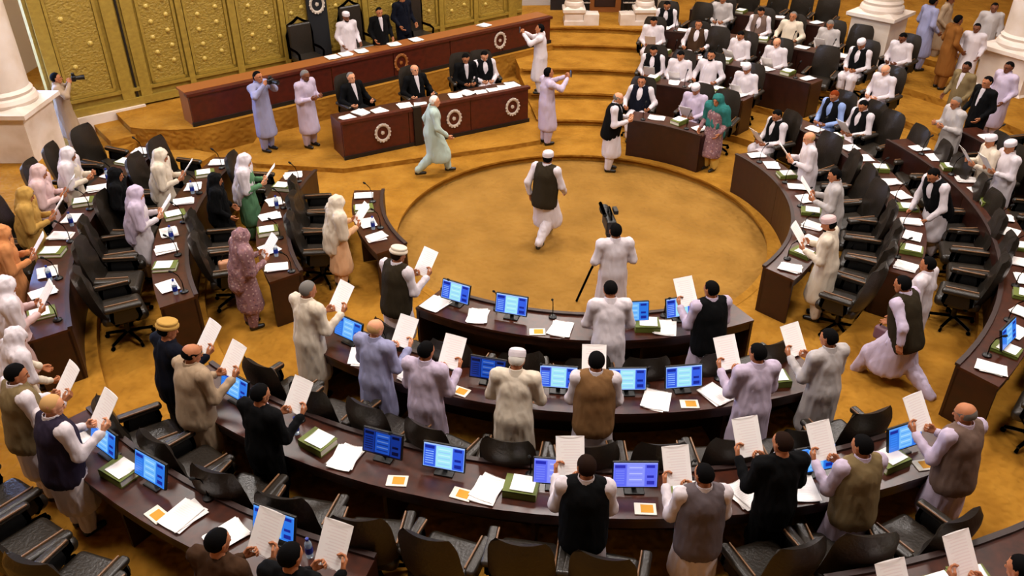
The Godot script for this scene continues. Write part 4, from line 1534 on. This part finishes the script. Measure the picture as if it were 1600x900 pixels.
func build_columns() -> void:
	column("white marble column by the gold wall's end", -9.66, -15.45, 0.30, 0.0, 0.58, 1.30, 10.3)
	column("marble column behind the far block's corner", 9.15, -21.3, 0.60, PI / 4, 0.50, 1.25, 10.0)
	column("marble column with broad pedestal behind the standing men", 11.75, -19.3, 0.60, 0.5, 0.58, 0.95, 10.0)
	column("slim marble pier at the top of the stairs", 1.75, -24.35, 0.85, 0.0, 0.26, 0.35, 9.9)
	column("slim marble pier beside the far block", 3.75, -24.35, 0.85, 0.0, 0.26, 0.35, 9.9)
	# low marble walls and the door behind the stairs
	for q in [[2.02, 2.45], [3.05, 3.48]]:
		struct("wall_low", box_mesh(Vector3(q[1] - q[0], 0.30, 0.45), Vector3((q[0] + q[1]) / 2, 1.05, -24.30)), M.marble)
	var d := thing("door_1", "brown wooden door at the top of the stairs", "door", Vector3(2.75, 0.9, -25.6))
	d.set_meta("kind", "structure")
	obj("leaf", box_mesh(Vector3(0.95, 2.2, 0.06), Vector3(0, 1.1, 0)), M.tan_wood, d)
	for k in 2:
		obj("door_panel", rbox(Vector3(0.62, 0.8, 0.05), 0.02, 2, Vector3(0, 0.55 + k * 1.0, 0.03)), M.wood_edge, d)
	for e in [-1.0, 1.0]:
		obj("frame", box_mesh(Vector3(0.10, 2.3, 0.16), Vector3(0.54 * e, 1.15, 0)), M.wood_dark, d)
	struct("wall_inner", box_mesh(Vector3(3.2, 4.0, 0.2), Vector3(2.75, 2.9, -25.9)), M.wood_dark)
	for x in [1.75, 3.75]:
		var s := thing("lattice_screen", "carved dark lattice screen beside the stair-top door, %s" % ("near the gold wall" if x < 2 else "near the far block"), "screen", Vector3(x + (0.25 if x < 2 else -0.2), 0.9, -25.3))
		for k in 5:
			obj("upright", box_mesh(Vector3(0.03, 1.6, 0.04), Vector3(-0.26 + 0.13 * k, 0.8, 0)), M.iron, s)
		for k in 7:
			obj("crossbar", box_mesh(Vector3(0.58, 0.03, 0.05), Vector3(0, 0.1 + 0.24 * k, 0)), M.silver, s)
	# iron railing beside the white column
	var rl := thing("iron_railing", "black wrought iron railing panel below the white column", "railing", Vector3(-10.75, 0.15, -15.0), 0.9)
	for k in 7:
		var st := start()
		tube(st, [Vector3(-0.6 + k * 0.2, 0.05, 0), Vector3(-0.6 + k * 0.2, 0.95, 0)], 0.016, 5)
		obj("baluster", st.commit(), M.iron, rl)
	for y in [0.08, 0.95]:
		obj("rail", box_mesh(Vector3(1.5, 0.06, 0.06), Vector3(0, y, 0)), M.iron, rl)
	for k in 4:
		emblem(Transform3D(Basis(Vector3.RIGHT, PI / 2), Vector3(-0.5 + k * 0.33, 0.5, 0.02)), 0.11, M.silver, rl)

func build_details() -> void:
	# screens of the near block: row, angle, look
	var at := {0: [[-28.3, 0], [-17.0, 0], [5.0, 3], [14.2, 0]], 1: [[-34.2, 3], [-15.0, 1], [-6.8, 0], [1.0, 0], [7.5, 0]], 2: [[-35.0, 3], [-19.8, 1], [-14.7, 0], [-6.1, 2], [-0.2, 2], [13.8, 3], [22.0, 3]], 3: [[-36.5, 3], [-31.7, 3], [-22.0, 3]]}
	for row in at:
		var q: Array = ROWS[row]
		for k in at[row].size():
			var m: Array = at[row][k]
			monitor("blue desk screen, %s along the %s" % [COUNT_WORDS[k], row_name("B", row)], q[2] + 0.24, m[0], q[7] + 0.771, m[1])
	monitor("tilted blue desk screen at the third row's end facing the women", 6.98, 43.0, 0.45 + 0.771, 3)
	# papers, pads and folders of the near block
	var items := [
		[0, -31.5, "p"], [0, -23.0, "p"], [0, -11.5, "y"], [0, -7.5, "p"], [0, 7.5, "f"], [0, 10.5, "p"], [0, 18.0, "p"],
		[1, -31.0, "p"], [1, -23.5, "p"], [1, -17.5, "y"], [1, 4.2, "p"], [1, 7.6, "y"], [1, 11.0, "p"], [1, 15.5, "f"], [1, 18.5, "f"], [1, -2.2, "p"],
		[2, -25.4, "f"], [2, -22.8, "p"], [2, -17.8, "y"], [2, -12.8, "y"], [2, -10.9, "p"], [2, -8.6, "f"], [2, 0.4, "y"], [2, 3.3, "f"], [2, 8.0, "p"], [2, 12.2, "p"], [2, 20.3, "f"], [2, 22.6, "y"],
		[3, -39.5, "p"], [3, -34.2, "f"], [3, -29.6, "y"], [3, -28.2, "p"], [3, -25.0, "p"], [3, 15.0, "f"], [3, 17.0, "f"], [3, 13.4, "p"]]
	var n := {}
	for t in items:
		var q: Array = ROWS[t[0]] if t[0] < 3 or t[1] < 0 else ROWS[ROWS.size() - 1]
		var key := "%d%s" % [t[0], t[2]]
		var c: int = n.get(key, 0)
		n[key] = c + 1
		var rr: float = q[2] + 0.40
		if t[2] == "y":
			rr = q[2] + 0.50
		elif t[2] == "f":
			rr = q[2] + 0.34
		var p := pol(rr, t[1], q[7] + 0.771)
		var nm := "%s on the %s" % [COUNT_WORDS[c], row_name("B", t[0])]
		match t[2]:
			"p":
				papers("loose white papers, " + nm, p, desk_turn(p, rng.randf_range(-30, 30)), 0.26, 0.34, 3)
			"y":
				pad("white pad with yellow block, " + nm, p, desk_turn(p, 90 + rng.randf_range(-15, 15)))
			"f":
				folder("green folder, " + nm, p, desk_turn(p, 90 + rng.randf_range(-12, 12)), 0.085, 0.25, 0.33)
	for t in [[2, -27.8], [2, 8.6], [3, -19.6]]:
		var q: Array = ROWS[t[0]]
		bottle("blue-labelled water bottle on the %s" % row_name("B", t[0]) + ("" if t[1] < 0 else ", towards the black coat"), pol(q[2] + 0.3, t[1], q[7] + 0.771))
	for row in 4:
		var q: Array = ROWS[row]
		var k := 0
		for a in [-30.0, -20.5, -9.5, 2.8, 11.8]:
			if row == 3 and a > -20.0:
				continue
			microphone("black microphone, %s along the %s" % [COUNT_WORDS[k], row_name("B", row)], pol(q[2] + 0.12, a + row * 0.7, q[7] + 0.771), desk_turn(pol(1, a)))
			k += 1
	# clerks' and speaker's papers
	var a := Vector2(-3.45, -16.17)
	var u := Vector2(0.8685, -0.4957)
	var back := Vector2(u.y, -u.x)
	var k := 0
	for s in [0.25, 0.6, 0.95, 1.55, 1.85, 2.75, 3.05, 3.35, 3.65, 3.95, 4.2]:
		var p: Vector2 = a + u * s + back * rng.randf_range(0.22, 0.45)
		papers("white papers on the clerks' desk, %s from the photographers' end" % COUNT_WORDS[k], Vector3(p.x, 1.022, p.y), 0.53 + rng.randf_range(-0.4, 0.4), 0.25, 0.32, 3)
		k += 1
	k = 0
	for s in [8.75, 9.1, 9.5, 10.4, 11.0, 13.1]:
		papers("white papers on the speaker's desk, %s from the steps" % COUNT_WORDS[k], ros(s, -17.58, 1.472), 0.67 + rng.randf_range(-0.4, 0.4), 0.26, 0.30, 3)
		k += 1
	# chairs for the clerks stand under them; the film camera and its tripod in the well
	film_camera()
	# a bag left on one of the women's chairs, another in the striding man's hand
	var best: Node3D = chair0
	for c in get_children():
		if c.name.begins_with("office_chair") and c.position.distance_to(Vector3(-4.1, 0.3, -9.5)) < best.position.distance_to(Vector3(-4.1, 0.3, -9.5)):
			best = c
	handbag("tan leather handbag left on an empty chair beside the women's desks", best.position + Basis(Vector3.UP, best.rotation.y) * Vector3(0, 0.55, 0.0), best.rotation.y, Color(0.72, 0.50, 0.36))
	var walker: Node3D = persons["a1"].node
	var ws := skeleton("stride")
	handbag("small mauve bag hanging from the striding man's hand", walker.position + Basis(Vector3.UP, walker.rotation.y) * (ws.wr[1] * walker.scale.x + Vector3(0.0, -0.40, 0.06)), walker.rotation.y, Color(0.42, 0.28, 0.32))
	still_camera("w7", "black stills camera raised by the blue-grey photographer")
	still_camera("w9", "black stills camera held by the beige photographer")
	still_camera("w4", "dark phone held up by the man in white below the stairs", true)
	still_camera("w5", "small camera held up by the man on the stairs", true)

func handbag(label: String, p: Vector3, turn: float, c: Color) -> void:
	var t := thing("handbag", label, "bag", p, turn)
	obj("pouch", rbox(Vector3(0.12, 0.20, 0.28), 0.04, 4, Vector3(0, 0.10, 0)), mat(c, 0.5), t)
	var st := start()
	tube(st, [Vector3(0, 0.19, -0.09), Vector3(0, 0.29, -0.06), Vector3(0, 0.32, 0.0), Vector3(0, 0.29, 0.06), Vector3(0, 0.19, 0.09)], 0.010, 6)
	obj("strap", st.commit(), mat(c.darkened(0.4), 0.5), t)

func film_camera() -> void:
	var n: Node3D = persons["w2"].node
	var f := Basis(Vector3.UP, n.rotation.y)
	var c := n.position + f * Vector3(0.0, 0, 0.42)
	var t := thing("film_camera", "black television camera on its tripod in the well", "camera", c, n.rotation.y)
	var st := start()
	for k in 3:
		var d := Vector3(sin(TAU * k / 3 + 1.05), 0, cos(TAU * k / 3 + 1.05))
		var leg := start()
		tube(leg, [Vector3(0, 1.30, 0), d * 0.25 + Vector3(0, 0.65, 0), d * 0.46 + Vector3(0, 0.015, 0)], 0.02, 5)
		obj("tripod_leg", leg.commit(), M.plastic, t)
	obj("body", rbox(Vector3(0.15, 0.20, 0.38), 0.03, 3, Vector3(0, 1.50, 0.05)), M.plastic, t)
	lathe(st, [Vector2(0.0, 0.0), Vector2(0.055, 0.0), Vector2(0.055, 0.14), Vector2(0.075, 0.16), Vector2(0.075, 0.24), Vector2(0.06, 0.24), Vector2(0.0, 0.20)], 14, Transform3D(Basis(Vector3.RIGHT, PI / 2), Vector3(0, 1.51, 0.24)))
	obj("lens", st.commit(), M.iron, t)
	st = start()
	tube(st, [Vector3(0, 1.60, -0.08), Vector3(0, 1.70, -0.04), Vector3(0, 1.71, 0.12), Vector3(0, 1.60, 0.18)], 0.018, 6)
	obj("handle", st.commit(), M.plastic, t)
	obj("viewfinder", rbox(Vector3(0.07, 0.07, 0.16), 0.015, 2, Vector3(-0.09, 1.66, 0.10)), M.plastic, t)
	st = start()
	tube(st, [Vector3(0.09, 1.66, -0.05), Vector3(0.09, 1.67, 0.34)], 0.028, 7)
	obj("shotgun_microphone", st.commit(), M.foam, t)
	obj("pan_head", rbox(Vector3(0.10, 0.12, 0.12), 0.02, 2, Vector3(0, 1.35, 0)), M.plastic, t)

func still_camera(id: String, label: String, small := false) -> void:
	var n: Node3D = persons[id].node
	var s := skeleton(persons[id].pose)
	var mid: Vector3 = (s.wr[0] + s.wr[1]) * 0.5 + Vector3(0, 0.07, 0.10)
	var f := Basis(Vector3.UP, n.rotation.y)
	var t := thing("phone" if small else "stills_camera", label, "phone" if small else "camera", n.position + f * (mid * n.scale.x), n.rotation.y)
	if small:
		obj("case", rbox(Vector3(0.08, 0.15, 0.012), 0.005, 2), M.plastic, t)
		obj("display", box_mesh(Vector3(0.07, 0.13, 0.002), Vector3(0, 0, -0.007)), mat(Color(0.35, 0.42, 0.55), 0.2), t)
	else:
		obj("body", rbox(Vector3(0.15, 0.11, 0.08), 0.02, 3), M.plastic, t)
		var st := start()
		lathe(st, [Vector2(0.0, 0.0), Vector2(0.04, 0.0), Vector2(0.045, 0.12), Vector2(0.05, 0.17), Vector2(0.0, 0.15)], 14, Transform3D(Basis(Vector3.RIGHT, PI / 2), Vector3(0, 0, 0.03)))
		obj("lens", st.commit(), M.iron, t)
		obj("flash", rbox(Vector3(0.06, 0.06, 0.06), 0.012, 2, Vector3(0, 0.08, 0)), M.plastic, t)
# ---------------------------------------------------------------- who stands where
func build_people() -> void:
	person("b1", "man in rolled cream cap and dark waistcoat at the front row's aisle end", "read_in", -1.56, -9.58, 0.150, 0, 1.72, "v:white,olive", "hair:brown+rolled:cream", "tan")
	person("b2", "bareheaded man in plain white tunic directly behind the tripod cameraman", "desk", 1.22, -8.65, 0.150, 0, 1.72, "k:white", "hair:black", "tan")
	person("b3", "man in black waistcoat standing alone at the front desk's end", "read_out", 2.49, -8.71, 0.150, 0, 1.72, "v:lilac,black", "hair:black", "tan")
	person("b4", "grey-haired man in cream tunic at the second row's aisle end", "read_in", -2.51, -8.48, 0.300, 0, 1.72, "k:cream", "hair:grey", "tan")
	person("b5", "bald man in pale blue-grey tunic at the second row desk", "read_in", -1.58, -7.72, 0.300, 0, 1.68, "k:bluegrey", "fringe:sandy", "fair")
	person("b6", "dark-haired man in pinkish white tunic between bald man and white-capped man", "read_in", -0.96, -7.26, 0.300, 0, 1.70, "k:lilac", "hair:black", "tan")
	person("b7", "white-capped man in cream tunic leaning on the second row desk", "desk", 0.02, -7.02, 0.300, 0, 1.72, "k:cream", "hair:white+round:white", "tan")
	person("b8", "man in tan-brown waistcoat in the middle of the second row", "read", 0.89, -7.04, 0.300, 0, 1.72, "v:white,tanvest", "hair:black", "tan")
	person("b9", "dark-haired man in lilac-white tunic near the second row desk's far end", "read_out", 2.66, -7.19, 0.300, 0, 1.72, "k:lilac", "hair:black", "tan")
	person("b10", "man in silvery grey-white tunic at the very end of the second row", "read_out", 3.54, -7.50, 0.300, 0, 1.70, "k:silver", "hair:black", "tan")
	person("b11", "man in black suit reading between beige waistcoat man and green folders", "read_in", -2.53, -6.40, 0.450, 0, 1.66, "s:black,white", "hair:black", "tan")
	person("b12", "balding man in all-beige tunic and waistcoat at the third row", "read_in", -3.41, -7.02, 0.450, 0, 1.70, "v:beige,beige", "fringe:black", "tan")
	person("b13", "man in dark navy suit wearing a tan rolled cap", "read_in", -3.82, -7.46, 0.450, 0, 1.70, "s:navy,navy", "hair:black+rolled:ochre", "tan")
	person("b14", "man in black waistcoat and white tunic in the middle of the third row", "read_out", 0.65, -5.34, 0.450, 0, 1.70, "v:white,black", "hair:brown", "tan")
	person("b15", "man in ash-grey waistcoat with thinning hair at the third row", "read_out", 1.69, -5.28, 0.450, 0, 1.66, "v:white,ash", "thin:black", "tan")
	person("b16", "man in long black coat next to the ash-grey waistcoat", "read_out", 2.47, -5.62, 0.450, 0, 1.72, "s:black,white", "thin:brown", "tan")
	person("b17", "dark-haired man in mustard-khaki waistcoat at the third row", "read_out", 3.21, -5.63, 0.450, 0, 1.68, "v:lilac,khaki", "hair:black", "tan")
	person("b18", "bald man in taupe waistcoat at the end of the third row", "read_out", 4.35, -6.06, 0.450, 0, 1.70, "v:lilac,taupe", "fringe:grey", "tan")
	person("b19", "sandy-haired man in dark plum waistcoat at the fourth row", "read_in", -4.36, -6.01, 0.600, 0, 1.70, "v:white,plum", "thin:sandy", "fair")
	person("b20", "dark-haired man in khaki waistcoat beside the plum waistcoat man", "read_in", -4.94, -6.49, 0.600, 0, 1.70, "v:white,khaki", "hair:black", "tan")
	person("b21", "man in brown jacket at the bottom edge of the picture", "read_in", -2.31, -4.38, 0.600, 0, 1.70, "s:brown,brown", "hair:black", "tan")
	person("b22", "dark man cut off by the bottom edge, next to the brown jacket", "read_in", -1.71, -4.24, 0.600, 0, 1.70, "s:black,white", "hair:black", "tan")
	person("b23", "man in pink tunic in the picture's bottom corner", "read_out", 3.83, -4.12, 0.600, 0, 1.70, "k:pink", "hair:black", "tan")
	person("b24", "man mostly below the frame holding up a white sheet", "read_out", 3.16, -3.82, 0.600, 0, 1.70, "k:white", "hair:black", "tan")
	person("a1", "man in olive waistcoat striding along the aisle", "stride", 5.02, -8.77, 0.150, 0, 1.74, "v:lilac,olive", "hair:black", "tan")
	person("a2", "man in white tunic half hidden behind the striding man", "down", 5.37, -9.32, 0.300, 0, 1.60, "k:white", "hair:black", "tan")
	person("r1", "bearded man in pinkish cap and long cream tunic at the front row", "read", 4.56, -10.51, 0.150, 10, 1.70, "k:cream", "hair:black+beard:black+round:pink", "tan")
	person("r2", "dark-haired man in white tunic behind the pink-capped man", "read", 5.19, -12.18, 0.150, 0, 1.70, "k:silver", "hair:black", "tan")
	person("r3", "bald man in bright white tunic at the front row", "read", 5.28, -13.83, 0.150, -10, 1.66, "k:white", "fringe:sandy", "fair")
	person("r4", "seated man in black waistcoat at the front row's far end", "sit", 5.27, -15.79, 0.150, -10, 1.70, "v:white,black", "hair:black", "tan")
	person("r5", "man in black waistcoat bending over second row papers", "stoop", 6.86, -12.15, 0.300, 30, 1.68, "v:white,black", "hair:black", "tan")
	person("r6", "white-capped man in white tunic at the picture's edge, third row", "read", 8.22, -12.86, 0.450, 10, 1.60, "k:white", "hair:black+round:white", "tan")
	person("r7", "white-capped man in cream tunic just behind another white cap", "read", 8.07, -13.17, 0.450, 0, 1.56, "k:cream", "hair:black+round:white", "tan")
	person("r8", "grey-haired man in pale grey tunic standing among empty chairs", "read", 8.18, -14.80, 0.450, 0, 1.66, "k:silver", "thin:grey", "tan")
	person("r9", "man in black suit and white shirt by the nearer marble column", "down", 8.97, -15.48, 0.600, 0, 1.66, "s:black,white", "hair:black", "tan")
	person("r10", "dark-skinned man in lilac-white tunic beside the marble pedestal", "down", 9.82, -16.38, 0.600, 0, 1.66, "k:lilac", "hair:black", "dark")
	person("r11", "man in khaki jacket in front of the marble pedestal", "down", 9.09, -16.57, 0.600, 0, 1.60, "s:khaki,white", "hair:black", "dark")
	person("r12", "seated man in black waistcoat with open white booklet", "sit", 6.97, -15.92, 0.300, 0, 1.70, "v:white,black", "hair:black", "tan")
	person("r13", "seated man in black waistcoat over pale blue shirt", "sit", 6.58, -16.49, 0.300, 0, 1.70, "v:skyblue,black", "hair:henna", "tan")
	person("r14", "white-haired man in white tunic seated near the far aisle", "sit", 8.00, -17.63, 0.450, 0, 1.72, "k:white", "fringe:white", "fair")
	person("r15", "seated man with white cap and black waistcoat beside the aisle", "sit", 7.96, -19.08, 0.600, 0, 1.70, "v:white,black", "hair:black+round:white", "tan")
	person("r16", "seated man in white by the farther marble column", "sit", 9.10, -19.60, 0.600, 0, 1.70, "k:white", "hair:black", "dark")
	person("t1", "seated man in navy waistcoat at the far block's front desk", "sit_back", 2.79, -17.75, 0.150, 0, 1.70, "v:white,navy", "hair:black", "tan")
	person("t2", "white-capped man in lavender-white tunic seated at the far front desk", "sit", 3.93, -17.35, 0.150, 0, 1.70, "k:lilac", "hair:black+round:white", "tan")
	person("t3", "woman in teal scarf and patterned dress at the far front desk's end", "down", 4.04, -15.91, 0.150, 0, 1.60, "w:floral,teal,yellow", "", "tan")
	person("t4", "seated man in black waistcoat, second row next to the stairs", "sit", 3.33, -19.64, 0.300, 0, 1.70, "v:white,black", "hair:black", "tan")
	person("t5", "seated man in plain white, second row of the far block", "sit", 3.90, -19.24, 0.300, 0, 1.70, "k:white", "hair:black", "tan")
	person("t6", "bearded man in white leaning back, second row of the far block", "sit_back", 4.53, -19.07, 0.300, 0, 1.72, "k:white", "hair:black+beard:black", "tan")
	person("t7", "white-capped seated man in white at the second row's aisle end", "sit", 5.21, -18.27, 0.300, 0, 1.70, "k:white", "hair:grey+round:white", "tan")
	person("t8", "seated man in white tunic, third row next to the stairs", "sit", 3.60, -21.63, 0.450, 0, 1.70, "k:white", "hair:black", "tan")
	person("t9", "seated man in brown waistcoat, third row of the far block", "sit_back", 4.63, -21.20, 0.450, 0, 1.70, "v:white,brown", "hair:brown", "tan")
	person("t10", "seated man in white turning to a booklet, third row", "sit", 5.53, -20.32, 0.450, -15, 1.70, "k:white", "hair:black", "tan")
	person("t11", "balding ruddy man in white tunic seated in the third row", "sit", 6.23, -19.73, 0.450, 0, 1.70, "k:white", "fringe:henna", "fair")
	person("t12", "man in black waistcoat at the picture's top edge by the stairs", "sit", 4.08, -22.64, 0.600, 0, 1.70, "v:white,black", "hair:black", "tan")
	person("t13", "seated man in striped taupe waistcoat, fourth row", "sit", 6.39, -21.97, 0.600, 0, 1.70, "v:white,taupe", "hair:black", "tan")
	person("t14", "grey-haired man in cream tunic seated in the fourth row", "sit_back", 6.99, -21.36, 0.600, 0, 1.72, "k:cream", "hair:grey", "tan")
	person("t15", "grey-haired man in mauve-grey tunic with a blue paper", "sit", 7.79, -20.79, 0.600, 0, 1.68, "k:silver", "hair:grey", "tan")
	person("t16", "man in grey at the top edge, above the striped waistcoat", "sit", 5.54, -22.69, 0.750, 0, 1.70, "k:silver", "hair:black", "tan")
	person("s1", "tall man in blue-grey tunic walking between the columns", "down", 10.01, -20.56, 0.750, 150, 1.78, "k:bluegrey", "hair:black", "dark")
	person("s2", "guard in brown uniform between the marble columns", "down", 9.99, -19.17, 0.750, 150, 1.70, "k:uniform", "hair:black", "dark")
	person("s3", "man in white shirt beside the brown-uniformed guard", "down", 10.42, -19.06, 0.750, 20, 1.55, "k:white", "hair:black", "dark")
	person("s5", "man in grey tunic beyond the brown-uniformed guard", "down", 11.46, -20.47, 0.750, 30, 1.66, "k:silver", "hair:black", "dark")
	person("s6", "man in beige tunic just behind the tall blue-grey man", "down", 10.76, -21.29, 0.750, 100, 1.66, "k:beige", "hair:black", "dark")
	person("w1", "man in white cap and dark waistcoat walking across the open well", "walk", 0.57, -13.12, 0.000, 37, 1.72, "v:white,olive", "hair:black+round:white", "tan")
	person("w2", "cameraman in long white tunic filming in the well", "hold", 1.48, -10.57, 0.000, 0, 1.72, "k:white", "hair:black", "tan")
	person("w3", "bald man in black waistcoat standing where well meets stairs", "read", 2.03, -16.22, 0.000, 95, 1.70, "v:white,black", "fringe:grey", "fair")
	person("w4", "man in white filming with a raised phone below the stairs", "film", 0.75, -17.30, 0.150, 104, 1.70, "k:lilac", "hair:black", "tan")
	person("w5", "man in white with a camera up on the carpeted stairs", "film", 0.65, -19.29, 0.600, -106, 1.62, "k:white", "hair:black", "tan")
	person("w6", "white-haired man in pale green tunic walking past the clerks' desk", "walk", -1.57, -15.68, 0.150, 52, 1.66, "k:palegreen", "thin:white", "fair")
	person("w7", "photographer in blue-grey aiming a camera beside the dais", "aim", -5.16, -16.69, 0.250, 0, 1.72, "k:bluegrey", "hair:black", "tan")
	person("w8", "man in lilac-white tunic next to the photographer by the dais", "read", -4.30, -16.89, 0.250, 0, 1.70, "k:lilac", "thin:grey+beard:grey", "dark")
	person("w9", "photographer in beige squeezed between column and gold wall", "aim", -9.18, -16.55, 0.300, 40, 1.68, "k:beige", "hair:black", "tan")
	person("c1", "clerk in black jacket seated nearest the photographers", "sit_back", -3.43, -17.72, 0.250, 0, 1.70, "s:black,white", "thin:grey", "fair")
	person("c2", "bald clerk in black jacket seated behind the pale green man", "sit_back", -2.12, -18.24, 0.250, 0, 1.70, "s:black,white", "fringe:grey", "fair")
	person("c3", "dark-haired clerk bowed over papers at the clerks' desk", "sit", -1.09, -19.21, 0.250, 0, 1.70, "s:black,white", "hair:black", "tan")
	person("c4", "clerk in black waistcoat and white sleeves nearest the stairs", "sit", -0.66, -19.41, 0.250, 0, 1.70, "v:white,black", "hair:black", "fair")
	person("u1", "bearded speaker in white tunic and cap standing at the raised desk", "down", -3.86, -19.88, 0.756, 0, 1.58, "k:white", "hair:black+beard:black+round:white", "dark")
	person("u2", "aide in black suit and white shirt beside the speaker", "down", -3.15, -20.34, 0.756, 0, 1.58, "s:black,white", "hair:black", "tan")
	person("u3", "tall attendant in navy coat at the raised desk", "down", -2.71, -21.27, 0.756, 20, 1.72, "s:navy,navy", "hair:black", "tan")
	person("f1", "woman in peach dress and long white veil at the front desk", "read", -2.70, -11.37, 0.150, 0, 1.60, "w:peach,cream,peach", "", "tan")
	person("f2", "woman in mauve flowered shawl at the second desk", "read", -3.76, -10.07, 0.300, 0, 1.58, "w:floral,floral,floral", "", "tan")
	person("f3", "woman in green dress with a white scarf", "read", -4.44, -12.74, 0.300, 0, 1.55, "w:green,white,green", "", "fair")
	person("f4", "woman in cream veil near the dais steps", "read", -5.72, -12.57, 0.450, 0, 1.56, "w:cream,cream,cream", "", "tan")
	person("f5", "woman in white veil between the dark chairs", "read", -5.59, -11.17, 0.450, 0, 1.56, "w:white,lilac,white", "", "fair")
	person("f6", "woman wrapped in a black veil at the second desk", "down", -4.67, -12.10, 0.300, 0, 1.50, "w:black,black,black", "", "tan")
	person("f7", "woman in white veil closest to the white column", "read", -7.04, -12.29, 0.600, 0, 1.55, "w:cream,white,cream", "", "tan")
	person("f8", "woman in pale pink veil at the fourth desk", "read", -7.18, -11.62, 0.600, 0, 1.55, "w:pink,pink,pink", "", "tan")
	person("f9", "woman in mustard veil at the fourth desk", "read", -7.00, -10.83, 0.600, 0, 1.55, "w:ochre,ochre,ochre", "", "tan")
	person("f10", "woman in orange print shawl at the picture's edge", "read", -6.73, -9.66, 0.600, 0, 1.55, "w:orange,orange,orange", "", "tan")
	person("f11", "woman in black cloak at the third desk", "down", -6.12, -11.91, 0.450, 0, 1.52, "w:black,black,black", "", "tan")
	person("f12", "woman in white shawl at the fourth desk's aisle side", "read", -5.98, -8.29, 0.600, 0, 1.60, "w:pink,white,white", "", "tan")
	person("f13", "figure in white wrap bending over the fourth desk's end", "desk", -5.49, -7.36, 0.600, 0, 1.50, "w:cream,white,cream", "", "tan")
	for id in ["b1", "b3", "b4", "b5", "b6", "b8", "b9", "b10", "b11", "b12", "b13", "b14", "b15", "b16", "b17", "b18", "b19", "b20", "b21", "b22", "b23", "b24", "r1", "r2", "r3", "r4", "r6", "r7", "r12", "t2", "t4", "t5", "t7", "t8", "t10", "t11", "t15", "f1", "f2", "f3", "f4", "f5", "f8", "f9", "f10", "f12"]:
		var who: String = persons[id].node.get_meta("label")
		held_paper(id, paper_label(who))
	for id in ["r4", "r12", "r13", "r14", "r15", "r16", "t1", "t2", "t4", "t5", "t6", "t7", "t8", "t9", "t10", "t11", "t12", "t13", "t14", "t15", "t16", "c1", "c2", "c3", "c4"]:
		var n: Node3D = persons[id].node
		var who: String = persons[id].node.get_meta("label")
		seat_under(n, who)
